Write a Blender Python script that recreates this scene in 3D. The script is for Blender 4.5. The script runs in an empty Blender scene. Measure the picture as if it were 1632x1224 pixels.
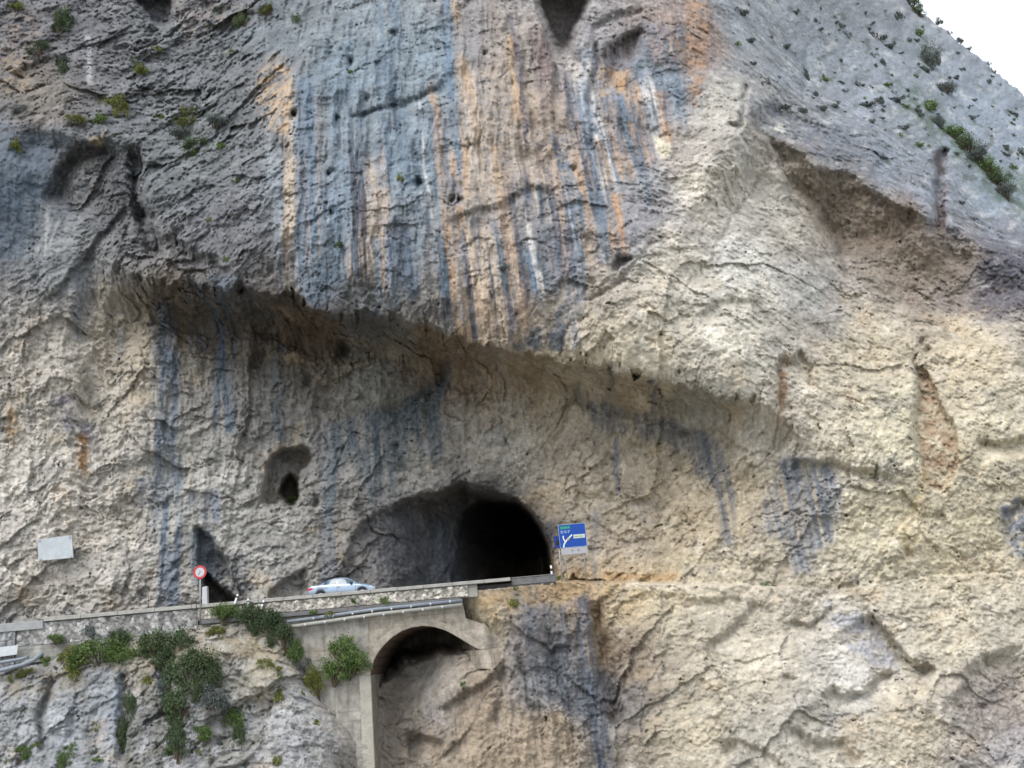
import bpy, bmesh, math, random
import numpy as np
from mathutils import Vector, Matrix

# ------------------------------------------------------------------ camera
SC = bpy.context.scene
F, W, H = 1601.0, 1632.0, 1224.0          # focal length and frame in photo pixels
PITCH, ROLL = math.radians(15.2), math.radians(5.0)
CAMZ = -5.3
_fw = Vector((0, math.cos(PITCH), math.sin(PITCH)))
_u0 = Vector((0, -math.sin(PITCH), math.cos(PITCH)))
_r0 = Vector((1, 0, 0))
_rt = math.cos(ROLL) * _r0 - math.sin(ROLL) * _u0
_up = math.sin(ROLL) * _r0 + math.cos(ROLL) * _u0
cam_data = bpy.data.cameras.new("camera")
cam = bpy.data.objects.new("camera", cam_data)
SC.collection.objects.link(cam)
cam_data.sensor_width = 36
cam_data.lens = 36 * F / W
cam_data.clip_end = 2000
m = Matrix.Identity(4)
for i in range(3):
    m[i][0], m[i][1], m[i][2] = _rt[i], _up[i], -_fw[i]
m[2][3] = CAMZ
cam.matrix_world = m
SC.camera = cam

# ------------------------------------------------------------------ light
SUN_EL, SUN_AZ = math.radians(52), math.radians(-38)     # azimuth from -Y (towards the camera) turning to -X
world = bpy.data.worlds.new("World")
SC.world = world
world.use_nodes = True
wn = world.node_tree.nodes
wl = world.node_tree.links
sky = wn.new("ShaderNodeTexSky")
sky.sky_type = 'NISHITA'
sky.sun_disc = False
sky.sun_elevation = SUN_EL
sky.air_density = 1.0
sky.dust_density = 4.0
sky.ozone_density = 0.6
bg = wn["Background"]
bg.inputs[1].default_value = 0.15
# thin bright cloud veils most of the blue
wtc = wn.new("ShaderNodeTexCoord")
wno = wn.new("ShaderNodeTexNoise")
wno.inputs['Scale'].default_value = 1.6
wno.inputs['Detail'].default_value = 5
wl.new(wtc.outputs['Generated'], wno.inputs['Vector'])
wmr = wn.new("ShaderNodeMapRange")
wmr.inputs[1].default_value, wmr.inputs[2].default_value = 0.3, 0.62
wmr.inputs[3].default_value, wmr.inputs[4].default_value = 0.55, 0.85
wl.new(wno.outputs[0], wmr.inputs[0])
wmx = wn.new("ShaderNodeMix")
wmx.data_type = 'RGBA'
wl.new(wmr.outputs[0], wmx.inputs[0])
wl.new(sky.outputs[0], wmx.inputs[6])
wmx.inputs[7].default_value = (5.2, 5.4, 5.7, 1)
wl.new(wmx.outputs[2], bg.inputs[0])
sd = Vector((math.sin(SUN_AZ) * math.cos(SUN_EL), -math.cos(SUN_AZ) * math.cos(SUN_EL), math.sin(SUN_EL)))
sky.sun_rotation = math.atan2(sd.x, sd.y)
sun = bpy.data.lights.new("sun", 'SUN')
sun.energy = 1.2
sun.angle = math.radians(40)
sun.color = (1.0, 0.985, 0.96)
suno = bpy.data.objects.new("sun", sun)
suno.rotation_euler = sd.to_track_quat('Z', 'Y').to_euler()
SC.collection.objects.link(suno)
SC.view_settings.view_transform = 'Standard'
SC.view_settings.look = 'None'
SC.view_settings.gamma = 1
SC.view_settings.exposure = 0.93

# ------------------------------------------------------------------ helpers
def ray(px, py):
    a, b = (px - W / 2) / F, (H / 2 - py) / F
    return (_rt.x * a + _up.x * b + _fw.x, _rt.y * a + _up.y * b + _fw.y, _rt.z * a + _up.z * b + _fw.z)

def at(px, py, Y):
    d = ray(px, py)
    t = Y / d[1]
    return Vector((d[0] * t, Y, CAMZ + d[2] * t))

def project(p):
    v = Vector(p) - Vector((0, 0, CAMZ))
    z = v.dot(_fw)
    return W / 2 + F * v.dot(_rt) / z, H / 2 - F * v.dot(_up) / z

def lin(c):
    c = np.asarray(c, float) / 255.0
    return np.where(c <= 0.04045, c / 12.92, ((c + 0.055) / 1.055) ** 2.4)

_P = {}
def _grad(seed):
    if seed not in _P:
        r = np.random.RandomState(seed)
        a = r.rand(256, 256) * 2 * np.pi
        _P[seed] = (np.cos(a).astype(np.float32), np.sin(a).astype(np.float32))
    return _P[seed]

def perlin(x, y, seed=0):
    gx, gy = _grad(seed)
    xf, yf = np.floor(x), np.floor(y)
    xi, yi = xf.astype(np.int64) & 255, yf.astype(np.int64) & 255
    fx, fy = (x - xf).astype(np.float32), (y - yf).astype(np.float32)
    u = fx * fx * fx * (fx * (fx * 6 - 15) + 10)
    v = fy * fy * fy * (fy * (fy * 6 - 15) + 10)
    x1, y1 = (xi + 1) & 255, (yi + 1) & 255
    n00 = gx[xi, yi] * fx + gy[xi, yi] * fy
    n10 = gx[x1, yi] * (fx - 1) + gy[x1, yi] * fy
    n01 = gx[xi, y1] * fx + gy[xi, y1] * (fy - 1)
    n11 = gx[x1, y1] * (fx - 1) + gy[x1, y1] * (fy - 1)
    a = n00 + u * (n10 - n00)
    b = n01 + u * (n11 - n01)
    return (a + v * (b - a)) * 1.45

def fbm(x, y, o=4, seed=0, g=0.5):
    s, a, f = 0, 1.0, 1.0
    for i in range(o):
        s = s + a * perlin(x * f + 17.3 * i, y * f + 9.1 * i, seed + i)
        a *= g
        f *= 2.03
    return s

def ridged(x, y, o=4, seed=0, g=0.5):
    s, a, f = 0, 1.0, 1.0
    for i in range(o):
        s = s + a * (1 - 2 * np.abs(perlin(x * f + 7.3 * i, y * f + 3.1 * i, seed + i)))
        a *= g
        f *= 2.1
    return s

def facets(x, y, seed=0, tilt=0.8):
    """Chiselled rock: every Voronoi cell gets its own height and its own slope."""
    r = np.random.RandomState(seed)
    jx, jy, hh = r.rand(128, 128), r.rand(128, 128), r.rand(128, 128)
    ga, gm = r.rand(128, 128) * 2 * np.pi, r.rand(128, 128)
    xi, yi = np.floor(x).astype(np.int64), np.floor(y).astype(np.int64)
    best = np.full(x.shape, 1e9)
    sec = np.full(x.shape, 1e9)
    val = np.zeros(x.shape)
    for i in (-1, 0, 1):
        for j in (-1, 0, 1):
            cx, cy = (xi + i) & 127, (yi + j) & 127
            dx, dy = x - (xi + i + jx[cx, cy]), y - (yi + j + jy[cx, cy])
            d = dx * dx + dy * dy
            v = hh[cx, cy] - 0.5 + tilt * (0.4 + gm[cx, cy]) * (np.cos(ga[cx, cy]) * dx + np.sin(ga[cx, cy]) * dy)
            near = d < best
            sec = np.where(near, best, np.minimum(sec, d))
            val = np.where(near, v, val)
            best = np.where(near, d, best)
    return val, np.sqrt(sec) - np.sqrt(best)

def sstep(a, b, x):
    t = np.clip((x - a) / (b - a), 0, 1)
    return t * t * (3 - 2 * t)

def seg_dist(X, Y, pts):
    """distance to a polyline, side (+ = to the right of its direction, below it in the photo when it runs left to right), run"""
    best = np.full(X.shape, 1e18)
    side = np.zeros(X.shape)
    run = np.zeros(X.shape)
    L = [0.0]
    for a, b in zip(pts[:-1], pts[1:]):
        L.append(L[-1] + math.hypot(b[0] - a[0], b[1] - a[1]))
    for k, (a, b) in enumerate(zip(pts[:-1], pts[1:])):
        vx, vy = b[0] - a[0], b[1] - a[1]
        l2 = vx * vx + vy * vy
        t = np.clip(((X - a[0]) * vx + (Y - a[1]) * vy) / l2, 0, 1)
        dx, dy = X - a[0] - t * vx, Y - a[1] - t * vy
        d = dx * dx + dy * dy
        n = d < best
        best = np.where(n, d, best)
        side = np.where(n, vx * (Y - a[1]) - vy * (X - a[0]), side)
        run = np.where(n, (L[k] + t * math.sqrt(l2)) / L[-1], run)
    return np.sqrt(best), np.sign(side), run

def inside(X, Y, poly):
    c = np.zeros(X.shape, bool)
    n = len(poly)
    for i in range(n):
        x1, y1 = poly[i]
        x2, y2 = poly[(i + 1) % n]
        if y1 == y2:
            continue
        c ^= ((y1 > Y) != (y2 > Y)) & (X < (x2 - x1) * (Y - y1) / (y2 - y1) + x1)
    return c

# coarse lattice on which outlines are evaluated, then looked up with warped coordinates
CS = 4.0
cxs = np.arange(-800, 2500, CS)
cys = np.arange(-700, 2000, CS)
CX, CY = np.meshgrid(cxs, cys)

def lookup(A, px, py):
    u = np.clip((px - cxs[0]) / CS, 0, len(cxs) - 1.001)
    v = np.clip((py - cys[0]) / CS, 0, len(cys) - 1.001)
    i, j = u.astype(int), v.astype(int)
    a, b = u - i, v - j
    return (A[j, i] * (1 - a) + A[j, i + 1] * a) * (1 - b) + (A[j + 1, i] * (1 - a) + A[j + 1, i + 1] * a) * b

def sub(x0, y0, x1, y1):
    i0, i1 = np.searchsorted(cxs, [x0, x1])
    j0, j1 = np.searchsorted(cys, [y0, y1])
    return slice(max(j0, 0), j1), slice(max(i0, 0), i1)

def polymask(poly, soft=10):
    """signed distance (in photo pixels, + inside) limited to a window"""
    M = np.full(CX.shape, -999.0)
    xs, ys = [p[0] for p in poly], [p[1] for p in poly]
    s = sub(min(xs) - 70, min(ys) - 70, max(xs) + 70, max(ys) + 70)
    X, Y = CX[s], CY[s]
    d, _, _ = seg_dist(X, Y, list(poly) + [poly[0]])
    M[s] = np.where(inside(X, Y, poly), d, -d)
    return M

def tps(pts, X, Y, smooth=0.0):
    P = np.array([(p[0], p[1]) for p in pts], float) / 500
    V = np.array([p[2:] for p in pts], float)
    def k(r2):
        return np.where(r2 > 0, 0.5 * r2 * np.log(r2 + 1e-12), 0)
    n = len(P)
    r2 = ((P[:, None] - P[None]) ** 2).sum(-1)
    A = np.zeros((n + 3, n + 3))
    A[:n, :n] = k(r2) + smooth * np.eye(n)
    A[:n, n] = 1
    A[:n, n + 1:] = P
    A[n, :n] = 1
    A[n + 1:, :n] = P.T
    B = np.zeros((n + 3, V.shape[1]))
    B[:n] = V
    c = np.linalg.solve(A, B)
    x, y = X / 500, Y / 500
    out = [c[n, q] + c[n + 1, q] * x + c[n + 2, q] * y for q in range(V.shape[1])]
    for i in range(n):
        kk = k((x - P[i, 0]) ** 2 + (y - P[i, 1]) ** 2)
        for q in range(V.shape[1]):
            out[q] = out[q] + c[i, q] * kk
    return out

def idw(pts, X, Y, p=3.0):
    num = [0, 0, 0][:len(pts[0]) - 2]
    den = 0
    for q in pts:
        w = 1 / (((X - q[0]) ** 2 + (Y - q[1]) ** 2) / 1e4 + 0.05) ** (p / 2)
        den = den + w
        for i in range(len(num)):
            num[i] = num[i] + w * q[2 + i]
    return [a / den for a in num]

def tag(o, label=None, cat=None, group=None, kind=None):
    if label: o['label'] = label
    if cat: o['category'] = cat
    if group: o['group'] = group
    if kind: o['kind'] = kind
    return o

def empty(name, loc=(0, 0, 0), rz=0.0):
    o = bpy.data.objects.new(name, None)
    o.empty_display_size = 0.3
    o.location = loc
    o.rotation_euler = (0, 0, rz)
    SC.collection.objects.link(o)
    return o

def link(name, me, mat=None, parent=None, smooth=False):
    if mat is not None:
        me.materials.append(mat)
    if smooth:
        me.polygons.foreach_set('use_smooth', np.ones(len(me.polygons), bool))
    o = bpy.data.objects.new(name, me)
    SC.collection.objects.link(o)
    if parent is not None:
        o.parent = parent
    return o

def mesh_arrays(name, V, Q):
    """quads or triangles given as index array"""
    V = np.asarray(V, np.float32)
    Q = np.asarray(Q, np.int32)
    me = bpy.data.meshes.new(name)
    me.vertices.add(len(V))
    me.vertices.foreach_set('co', V.ravel())
    me.loops.add(Q.size)
    me.loops.foreach_set('vertex_index', Q.ravel())
    me.polygons.add(len(Q))
    me.polygons.foreach_set('loop_start', np.arange(0, Q.size, Q.shape[1], dtype=np.int32))
    me.update(calc_edges=True)
    me.validate()
    return me

# ------------------------------------------------------------------ materials
def mat_simple(name, rgb, rough=0.7, metal=0.0, noise=0.0, nscale=4.0, bump=0.0, bscale=20.0, alpha=None, spec=0.3):
    m = bpy.data.materials.new(name)
    m.use_nodes = True
    n, l = m.node_tree.nodes, m.node_tree.links
    b = n['Principled BSDF']
    b.inputs['Roughness'].default_value = rough
    b.inputs['Metallic'].default_value = metal
    b.inputs['Specular IOR Level'].default_value = spec
    b.inputs['Base Color'].default_value = (*rgb, 1)
    tc = n.new('ShaderNodeTexCoord')
    if noise:
        t = n.new('ShaderNodeTexNoise')
        t.inputs['Scale'].default_value = nscale
        t.inputs['Detail'].default_value = 6
        t.inputs['Roughness'].default_value = 0.65
        l.new(tc.outputs['Object'], t.inputs['Vector'])
        mr = n.new('ShaderNodeMapRange')
        mr.inputs[1].default_value, mr.inputs[2].default_value = 0.25, 0.75
        mr.inputs[3].default_value, mr.inputs[4].default_value = 1 - noise, 1 + noise
        l.new(t.outputs[0], mr.inputs[0])
        mx = n.new('ShaderNodeVectorMath')
        mx.operation = 'SCALE'
        mx.inputs[0].default_value = rgb
        l.new(mr.outputs[0], mx.inputs['Scale'])
        l.new(mx.outputs[0], b.inputs['Base Color'])
    if bump:
        t2 = n.new('ShaderNodeTexNoise')
        t2.inputs['Scale'].default_value = bscale
        t2.inputs['Detail'].default_value = 5
        l.new(tc.outputs['Object'], t2.inputs['Vector'])
        bp = n.new('ShaderNodeBump')
        bp.inputs['Distance'].default_value = bump
        l.new(t2.outputs[0], bp.inputs['Height'])
        l.new(bp.outputs[0], b.inputs['Normal'])
    return m

def mat_rock():
    m = bpy.data.materials.new('limestone_rock')
    m.use_nodes = True
    n, l = m.node_tree.nodes, m.node_tree.links
    b = n['Principled BSDF']
    b.inputs['Roughness'].default_value = 0.92
    b.inputs['Specular IOR Level'].default_value = 0.15
    ca = n.new('ShaderNodeVertexColor')
    ca.layer_name = 'rock'
    tc = n.new('ShaderNodeTexCoord')
    t = n.new('ShaderNodeTexNoise')
    t.inputs['Scale'].default_value = 2.6
    t.inputs['Detail'].default_value = 9
    t.inputs['Roughness'].default_value = 0.72
    l.new(tc.outputs['Object'], t.inputs['Vector'])
    mr = n.new('ShaderNodeMapRange')
    mr.inputs[1].default_value, mr.inputs[2].default_value = 0.3, 0.7
    mr.inputs[3].default_value, mr.inputs[4].default_value = 0.66, 1.32
    l.new(t.outputs[0], mr.inputs[0])
    mx = n.new('ShaderNodeVectorMath')
    mx.operation = 'SCALE'
    l.new(ca.outputs[0], mx.inputs[0])
    l.new(mr.outputs[0], mx.inputs['Scale'])
    l.new(mx.outputs[0], b.inputs['Base Color'])
    t2 = n.new('ShaderNodeTexNoise')
    t2.inputs['Scale'].default_value = 3.6
    t2.inputs['Detail'].default_value = 7
    t2.inputs['Roughness'].default_value = 0.7
    l.new(tc.outputs['Object'], t2.inputs['Vector'])
    bp = n.new('ShaderNodeBump')
    bp.inputs['Strength'].default_value = 0.6
    bp.inputs['Distance'].default_value = 0.10
    l.new(t2.outputs[0], bp.inputs['Height'])
    l.new(bp.outputs[0], b.inputs['Normal'])
    return m

# ------------------------------------------------------------------ the cliff
def axis(lo, a, b, hi, st, big):
    L, x, s = [], a, st
    while x > lo:
        s = min(s * 1.25, big)
        x -= s
        L.append(x)
    R, x, s = [], b, st
    while x < hi:
        s = min(s * 1.25, big)
        x += s
        R.append(x)
    return np.array(L[::-1] + list(np.arange(a, b + st / 2, st)) + R)

STEP = 1.7
gx = axis(-600, -20, 1652, 2250, STEP, 9)
gy = axis(-500, -20, 1244, 1750, STEP, 9)
PX, PY = np.meshgrid(gx, gy)
print('grid', PX.shape)

# upper face: metres from the camera plane, at points of the outline
UP = [(-600, -500, 92), (0, -500, 88), (800, -500, 86), (1200, -500, 100), (2200, -300, 130), (2200, 400, 100), (-600, 400, 74), (-600, 900, 74),
      (0, 0, 78), (120, 60, 77), (250, 0, 78), (380, 60, 75), (500, 0, 73.5), (650, 0, 72), (800, 0, 71), (900, 60, 71.5), (1000, 0, 72), (1120, 0, 73.5), (1300, 0, 86), (1430, 0, 99),
      (0, 150, 75), (100, 180, 73), (300, 180, 74.5), (450, 150, 70.5),
      (0, 300, 71.5), (130, 330, 73), (250, 300, 70.5), (350, 300, 69.5), (500, 260, 68), (800, 250, 67.2), (1000, 250, 68.3), (1110, 200, 70), (1200, 130, 73), (1300, 150, 79), (1500, 150, 92), (1632, 200, 98),
      (1620, 330, 86), (1500, 300, 77.5), (1400, 260, 75), (1290, 230, 71.5), (1180, 180, 69.3), (1632, 430, 73.5),
      (0, 450, 72.5), (150, 430, 71.6), (300, 445, 69), (420, 460, 67.4), (520, 490, 66.4), (680, 515, 65.8), (820, 550, 65.4), (1000, 590, 65.3), (1120, 615, 65.6), (1220, 640, 66.3),
      (1100, 400, 66.4), (1230, 420, 67), (1290, 400, 68.4), (1350, 420, 70.6), (1450, 450, 71.3), (1560, 480, 71.5), (1330, 560, 68.6), (1500, 560, 70.2),
      (0, 700, 73.5), (0, 950, 73), (200, 700, 73.3), (200, 950, 72.6), (350, 650, 72.5), (350, 900, 73),
      (500, 700, 72.5), (500, 900, 73.3), (700, 700, 71.5), (900, 750, 71.3), (900, 900, 71.8), (1050, 700, 69.5), (1050, 900, 70.2), (1200, 760, 68.8), (1200, 920, 68.8),
      (1290, 660, 66.9), (1400, 700, 68), (1400, 900, 68.3), (1560, 650, 69), (1632, 800, 68.7), (1632, 950, 69), (2200, 900, 72), (1250, 680, 66.8)]
Yu = tps(UP, CX, CY, 0.002)[0]
# lower face under the road and the ledge
LO = [(-600, 1060, 66.6), (-600, 1700, 58), (0, 1050, 66.7), (0, 1078, 65.3), (0, 1224, 62), (50, 1048, 66.7), (60, 1072, 65.3), (150, 1028, 66.6), (150, 1048, 65.3), (150, 1130, 63.5), (250, 1224, 62), (250, 1012, 66.6), (250, 1034, 65.2), (330, 992, 66.6), (330, 1014, 65.4), (350, 1100, 63.6),
      (400, 985, 66.6), (440, 990, 66.5), (440, 1014, 65.4), (420, 1120, 63.6), (475, 1085, 64.8), (500, 1060, 67), (540, 1110, 67.2), (520, 1180, 64.4), (568, 1200, 66.2), (480, 1224, 62.6), (600, 1224, 68.6), (585, 1140, 68),
      (600, 960, 67.2), (600, 1040, 69.5), (640, 1010, 71.0), (680, 1060, 70.5), (640, 1150, 69), (740, 1070, 66.2), (705, 1074, 67.2), (720, 1100, 66.6), (790, 1074, 65.6), (812, 1050, 65.6), (824, 1034, 65.6), (806, 1006, 65.75), (782, 986, 65.85), (780, 1160, 65.8), (745, 948, 66.3), (745, 1000, 67.2), (780, 1020, 67), (850, 950, 66.3), (850, 1060, 66.2), (880, 1224, 65.3),
      (960, 960, 67.2), (960, 1100, 66.8), (985, 1224, 65.8), (1050, 945, 67.4), (1050, 1020, 66.5), (1050, 1150, 65), (1200, 950, 68), (1200, 1100, 65.6), (1350, 950, 68), (1350, 1040, 66.5), (1350, 1200, 64.3), (1450, 960, 67.8), (1440, 1120, 65.4), (1560, 1000, 67.4), (1560, 1150, 66), (1632, 1224, 66), (1632, 930, 68.6),
      (800, 1700, 60), (1300, 1700, 58), (2200, 1100, 70), (2200, 1700, 62)]
Yl = tps(LO, CX, CY, 0.002)[0]

# the long overhang over the road
LIP = [(145, 395), (185, 425), (240, 445), (300, 452), (350, 462), (400, 455), (455, 462), (500, 488), (560, 502), (600, 496), (650, 508), (700, 530), (750, 546), (800, 548), (840, 566), (880, 572), (930, 574), (990, 590), (1040, 604), (1100, 612), (1160, 628), (1215, 640), (1245, 668)]
d, s, t = seg_dist(CX, CY, LIP)
amp = 10.0 * sstep(-0.04, 0.30, t) ** 0.75 * (1 - 0.60 * sstep(0.45, 0.8, t)) * (1 - 0.7 * sstep(0.85, 1.0, t))
wid = 70 - 25 * sstep(0.5, 1.0, t)
g = np.sin(np.clip(d / wid, 0, 1) * np.pi / 2) ** 0.85 * np.exp(-np.clip(d - wid, 0, None) / 150)
LIPDIST = np.where(s > 0, d, -d)
endfade = np.exp(-np.clip((CX - 1245) / 26, 0, 9) ** 2) * np.exp(-np.clip((150 - CX) / 30, 0, 9) ** 2)
LIPD = np.where(s > 0, amp * g, 0) * endfade

# the slab roof at the upper right
ROOF = [(1172, 182), (1215, 206), (1250, 226), (1280, 250), (1330, 270), (1375, 288), (1415, 318), (1450, 330), (1490, 362), (1530, 372), (1575, 398), (1632, 410), (1760, 450)]
d, s, t = seg_dist(CX, CY, ROOF)
amp = 4.3 * sstep(0, 0.15, t) * (1 - 0.3 * sstep(0.6, 0.9, t))
g = np.sin(np.clip(d / 95, 0, 1) * np.pi / 2) ** 0.8 * np.exp(-np.clip(d - 100, 0, None) / 120)
ROOFD = np.where(s > 0, amp * g, 0)
# its left wall: the pale slab edge that stands proud of the roof
EDGE = [(1180, 188), (1215, 225), (1235, 262), (1262, 305), (1300, 345), (1330, 390), (1345, 440)]
d, s, t = seg_dist(CX, CY, EDGE)
EDGED = np.where(s < 0, 2.4 * sstep(0, 14, d) * np.exp(-d / 70), 0) * sstep(0, .12, t) * (1 - sstep(.75, 1, t))
# proud band in the slab above the roof (the grey face hangs out)
LIPUP = np.where(s > 0, 0, 0)

def stepline(pts, amp, rise, decay, side=1, fade=0.15):
    D = np.zeros(CX.shape)
    xs, ys = [p[0] for p in pts], [p[1] for p in pts]
    R = decay * 4 + 10
    w = sub(min(xs) - R, min(ys) - R, max(xs) + R, max(ys) + R)
    d, s, t = seg_dist(CX[w], CY[w], pts)
    f = sstep(0, fade, t) * (1 - sstep(1 - fade, 1, t)) if fade else 1
    D[w] = np.where(s * side > 0, amp * sstep(0, rise, d) * np.exp(-np.clip(d - rise, 0, None) / decay), 0) * f
    return D

def crack(pts, depth, width, fade=0.12):
    D = np.zeros(CX.shape)
    xs, ys = [p[0] for p in pts], [p[1] for p in pts]
    R = width * 3 + 10
    w = sub(min(xs) - R, min(ys) - R, max(xs) + R, max(ys) + R)
    d, s, t = seg_dist(CX[w], CY[w], pts)
    D[w] = depth * np.exp(-(d / width) ** 2) * sstep(0, fade, t) * (1 - sstep(1 - fade, 1, t))
    return D

def hollow(poly, depth, edge):
    M = polymask(poly)
    return depth * sstep(0, edge, M)

UD = LIPD + ROOFD + EDGED            # features of the upper face
# left alcove under the nose, smooth curved lip of blue rock
UD += stepline([(60, 330), (85, 270), (120, 225), (160, 215), (205, 235)], 2.4, 22, 60, 1)
UD += stepline([(0, 225), (60, 200), (120, 212), (150, 225)], 1.2, 30, 60, 1)
UD += crack([(205, 225), (222, 270), (222, 320), (240, 370), (262, 420)], 2.6, 8)
UD += stepline([(205, 225), (222, 270), (222, 320), (240, 370), (262, 420)], 1.4, 8, 34, 1)
UD += stepline([(205, 315), (176, 350), (150, 372), (140, 405), (108, 430), (90, 455), (60, 480)], 0.9, 7, 30, -1)
UD += stepline([(262, 360), (330, 400), (380, 430)], 0.9, 16, 40, 1)
UD += stepline([(10, 110), (60, 90), (110, 100)], 0.8, 14, 40, 1)
# caves and pockets of the streaked wall
UD += hollow([(838, -60), (850, 15), (872, 60), (892, 92), (908, 84), (925, 50), (945, 10), (950, -60)], 7.5, 20)
UD += hollow([(952, 88), (975, 62), (1010, 42), (1030, 52), (1022, 82), (1000, 120), (975, 150), (955, 150)], 1.5, 20)
UD += hollow([(212, -20), (228, 28), (245, 45), (268, 40), (278, -20)], 3.5, 12)
UD += hollow([(972, 428), (976, 408), (996, 402), (1018, 410), (1000, 420), (984, 436)], 1.6, 7)
UD += crack([(548, 190), (600, 175), (640, 168), (700, 150), (720, 118)], 0.7, 6)
UD += crack([(950, 60), (948, 110), (940, 180), (946, 250)], 0.9, 6)
UD += crack([(946, 50), (985, 28), (1030, 20)], 0.6, 6)
UD += stepline([(845, 10), (875, 62), (884, 96), (884, 180), (880, 270)], -0.9, 6, 40, 1)
UD += stepline([(815, 60), (832, 180), (846, 260)], -0.5, 5, 30, 1)
UD += stepline([(700, 350), (780, 320), (850, 290), (900, 310)], 0.6, 14, 40, 1)
UD += stepline([(500, 30), (460, 100), (430, 190), (440, 260)], -1.0, 12, 60, -1)
for (x, y, r, dp) in [(470, 186, 5, 1.6), (536, 191, 4, 1.4), (563, 101, 5, 1.4), (529, 276, 4, 1.2), (668, 292, 5, 1.6), (719, 321, 4, 1.3), (733, 322, 4, 1.3), (749, 228, 3.5, 1.2),
                      (628, 51, 4, 1.1), (772, 82, 4, 1.0), (580, 152, 4, 1), (912, 267, 4, 1.0), (524, 342, 4, 1.0), (876, 40, 3, .6), (545, 556, 11, 2.2), (492, 606, 9, 1.3), (415, 575, 12, 1.5), (430, 430, 4, .6), (232, 345, 8, 1.0),
                      (700, 610, 4, .8), (1480, 560, 7, 1.0), (1470, 548, 5, .8), (1445, 880, 6, .7), (1338, 400, 6, 1.1), (1262, 300, 6, 1.0), (628, 712, 5, .8), (502, 805, 5, 1.0), (300, 455, 10, .8)]:
    s_ = sub(x - 60, y - 60, x + 60, y + 60)
    UD[s_] += dp * np.exp(-(((CX[s_] - x) / r) ** 2 + ((CY[s_] - y) / (r * 1.35)) ** 2))
# right side
UD += crack([(1192, 130), (1186, 160), (1181, 200), (1160, 190)], 1.0, 5)
UD += crack([(1290, 70), (1288, 120), (1284, 170)], 0.5, 4)
UD += crack([(1508, 225), (1500, 262), (1496, 300), (1497, 345), (1488, 380)], 2.2, 9)
UD += stepline([(1200, 145), (1260, 170), (1330, 200), (1400, 215)], 0.9, 20, 60, 1)
UD += stepline([(1385, 275), (1440, 300), (1490, 330)], 0.9, 15, 40, -1)
UD += stepline([(1240, 560), (1238, 600), (1240, 660)], 0.9, 6, 22, -1)
UD += stepline([(1280, 555), (1300, 590), (1300, 625)], 0.9, 8, 20, 1)
UD += stepline([(1100, 500), (1160, 470), (1210, 480), (1240, 500)], 0.5, 12, 30, 1)
UD += crack([(925, 480), (960, 470), (1000, 440), (1050, 380)], 0.4, 4)
UD += hollow([(1458, 575), (1480, 590), (1505, 640), (1528, 700), (1528, 760), (1500, 790), (1468, 770), (1458, 700)], 1.1, 8)
UD += crack([(1432, 545), (1460, 570), (1459, 640), (1462, 780)], 0.6, 4)
UD += stepline([(1560, 690), (1600, 700), (1660, 690)], 0.8, 12, 30, 1)
UD += stepline([(1240, 735), (1320, 725), (1400, 745), (1440, 765)], 0.8, 16, 40, 1)
UD += stepline([(1050, 690), (1110, 680), (1160, 690), (1200, 720)], 0.7, 12, 60, 1)
UD += crack([(1640, 795), (1610, 820), (1600, 860)], .8, 9)
UD += crack([(720, 575), (690, 615), (650, 645), (600, 655)], 0.8, 9)
UD += crack([(905, 640), (960, 650), (1030, 665), (1080, 680), (1120, 720)], 0.5, 8)
# niche with the small plant, and the low side opening behind the round sign
UD += hollow([(416, 800), (418, 760), (432, 725), (452, 708), (480, 708), (505, 722), (500, 740), (488, 752), (482, 775), (484, 800), (470, 806), (440, 806)], 3.0, 13)
UD += hollow([(452, 806), (444, 785), (450, 764), (462, 752), (476, 760), (486, 780), (478, 800), (466, 812)], 4.5, 9)
UD += hollow([(306, 835), (322, 838), (345, 862), (372, 895), (382, 935), (392, 960), (392, 985), (312, 985), (316, 900)], 1.7, 10)
UD += hollow([(318, 985), (324, 905), (340, 915), (362, 935), (385, 960), (385, 985)], 4.5, 12)
UD += hollow([(420, 990), (425, 940), (450, 925), (485, 905), (495, 940), (500, 990)], 1.1, 12)
# the road tunnel: rock bay on the left running back into the dark bore on the right
BAY = [(520, 990), (532, 900), (560, 848), (600, 806), (650, 790), (700, 780), (740, 770), (785, 778), (825, 795), (852, 818), (868, 842), (880, 872), (886, 905), (888, 990)]
M = polymask(BAY)
bay = sstep(0, 22, M) * (1.0 + 6.8 * sstep(590, 740, CX))
BORE = [(706, 990), (712, 900), (718, 850), (735, 812), (765, 790), (825, 795), (852, 818), (868, 842), (880, 872), (886, 905), (888, 990)]
M2 = polymask(BORE)
BORE_D = 26 * sstep(0, 16, M2) * sstep(700, 870, CX) ** 1.2
UD += bay + BORE_D
TUN = M2

# lower face
LD = np.zeros(CX.shape)
LD += hollow([(560, 1100), (560, 1050), (590, 1010), (640, 975), (690, 975), (740, 990), (758, 1020), (752, 1046), (700, 1046), (650, 1062), (600, 1100)], 7.0, 30)
LD += crack([(795, 1040), (800, 1100), (790, 1160)], 0.5, 6)
LD += stepline([(690, 1130), (730, 1110), (770, 1080), (800, 1050)], 0.8, 10, 40, 1)
LD += stepline([(640, 1175), (680, 1170), (710, 1178)], 0.9, 10, 30, 1)
LD += crack([(945, 950), (962, 1010), (974, 1080), (980, 1170)], 1.3, 11)
LD += crack([(825, 1025), (838, 1080), (850, 1140)], 0.5, 5)
LD += crack([(870, 1000), (880, 1060), (905, 1110), (915, 1180)], 0.5, 5)
LD += stepline([(1040, 950), (1090, 945), (1200, 950)], 0.3, 10, 30, 1)
LD += stepline([(1195, 945), (1180, 980), (1150, 1005), (1110, 1025)], 0.7, 14, 40, -1)
LD += stepline([(1250, 985), (1290, 990), (1330, 965)], 0.6, 6, 18, 1)
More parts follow.
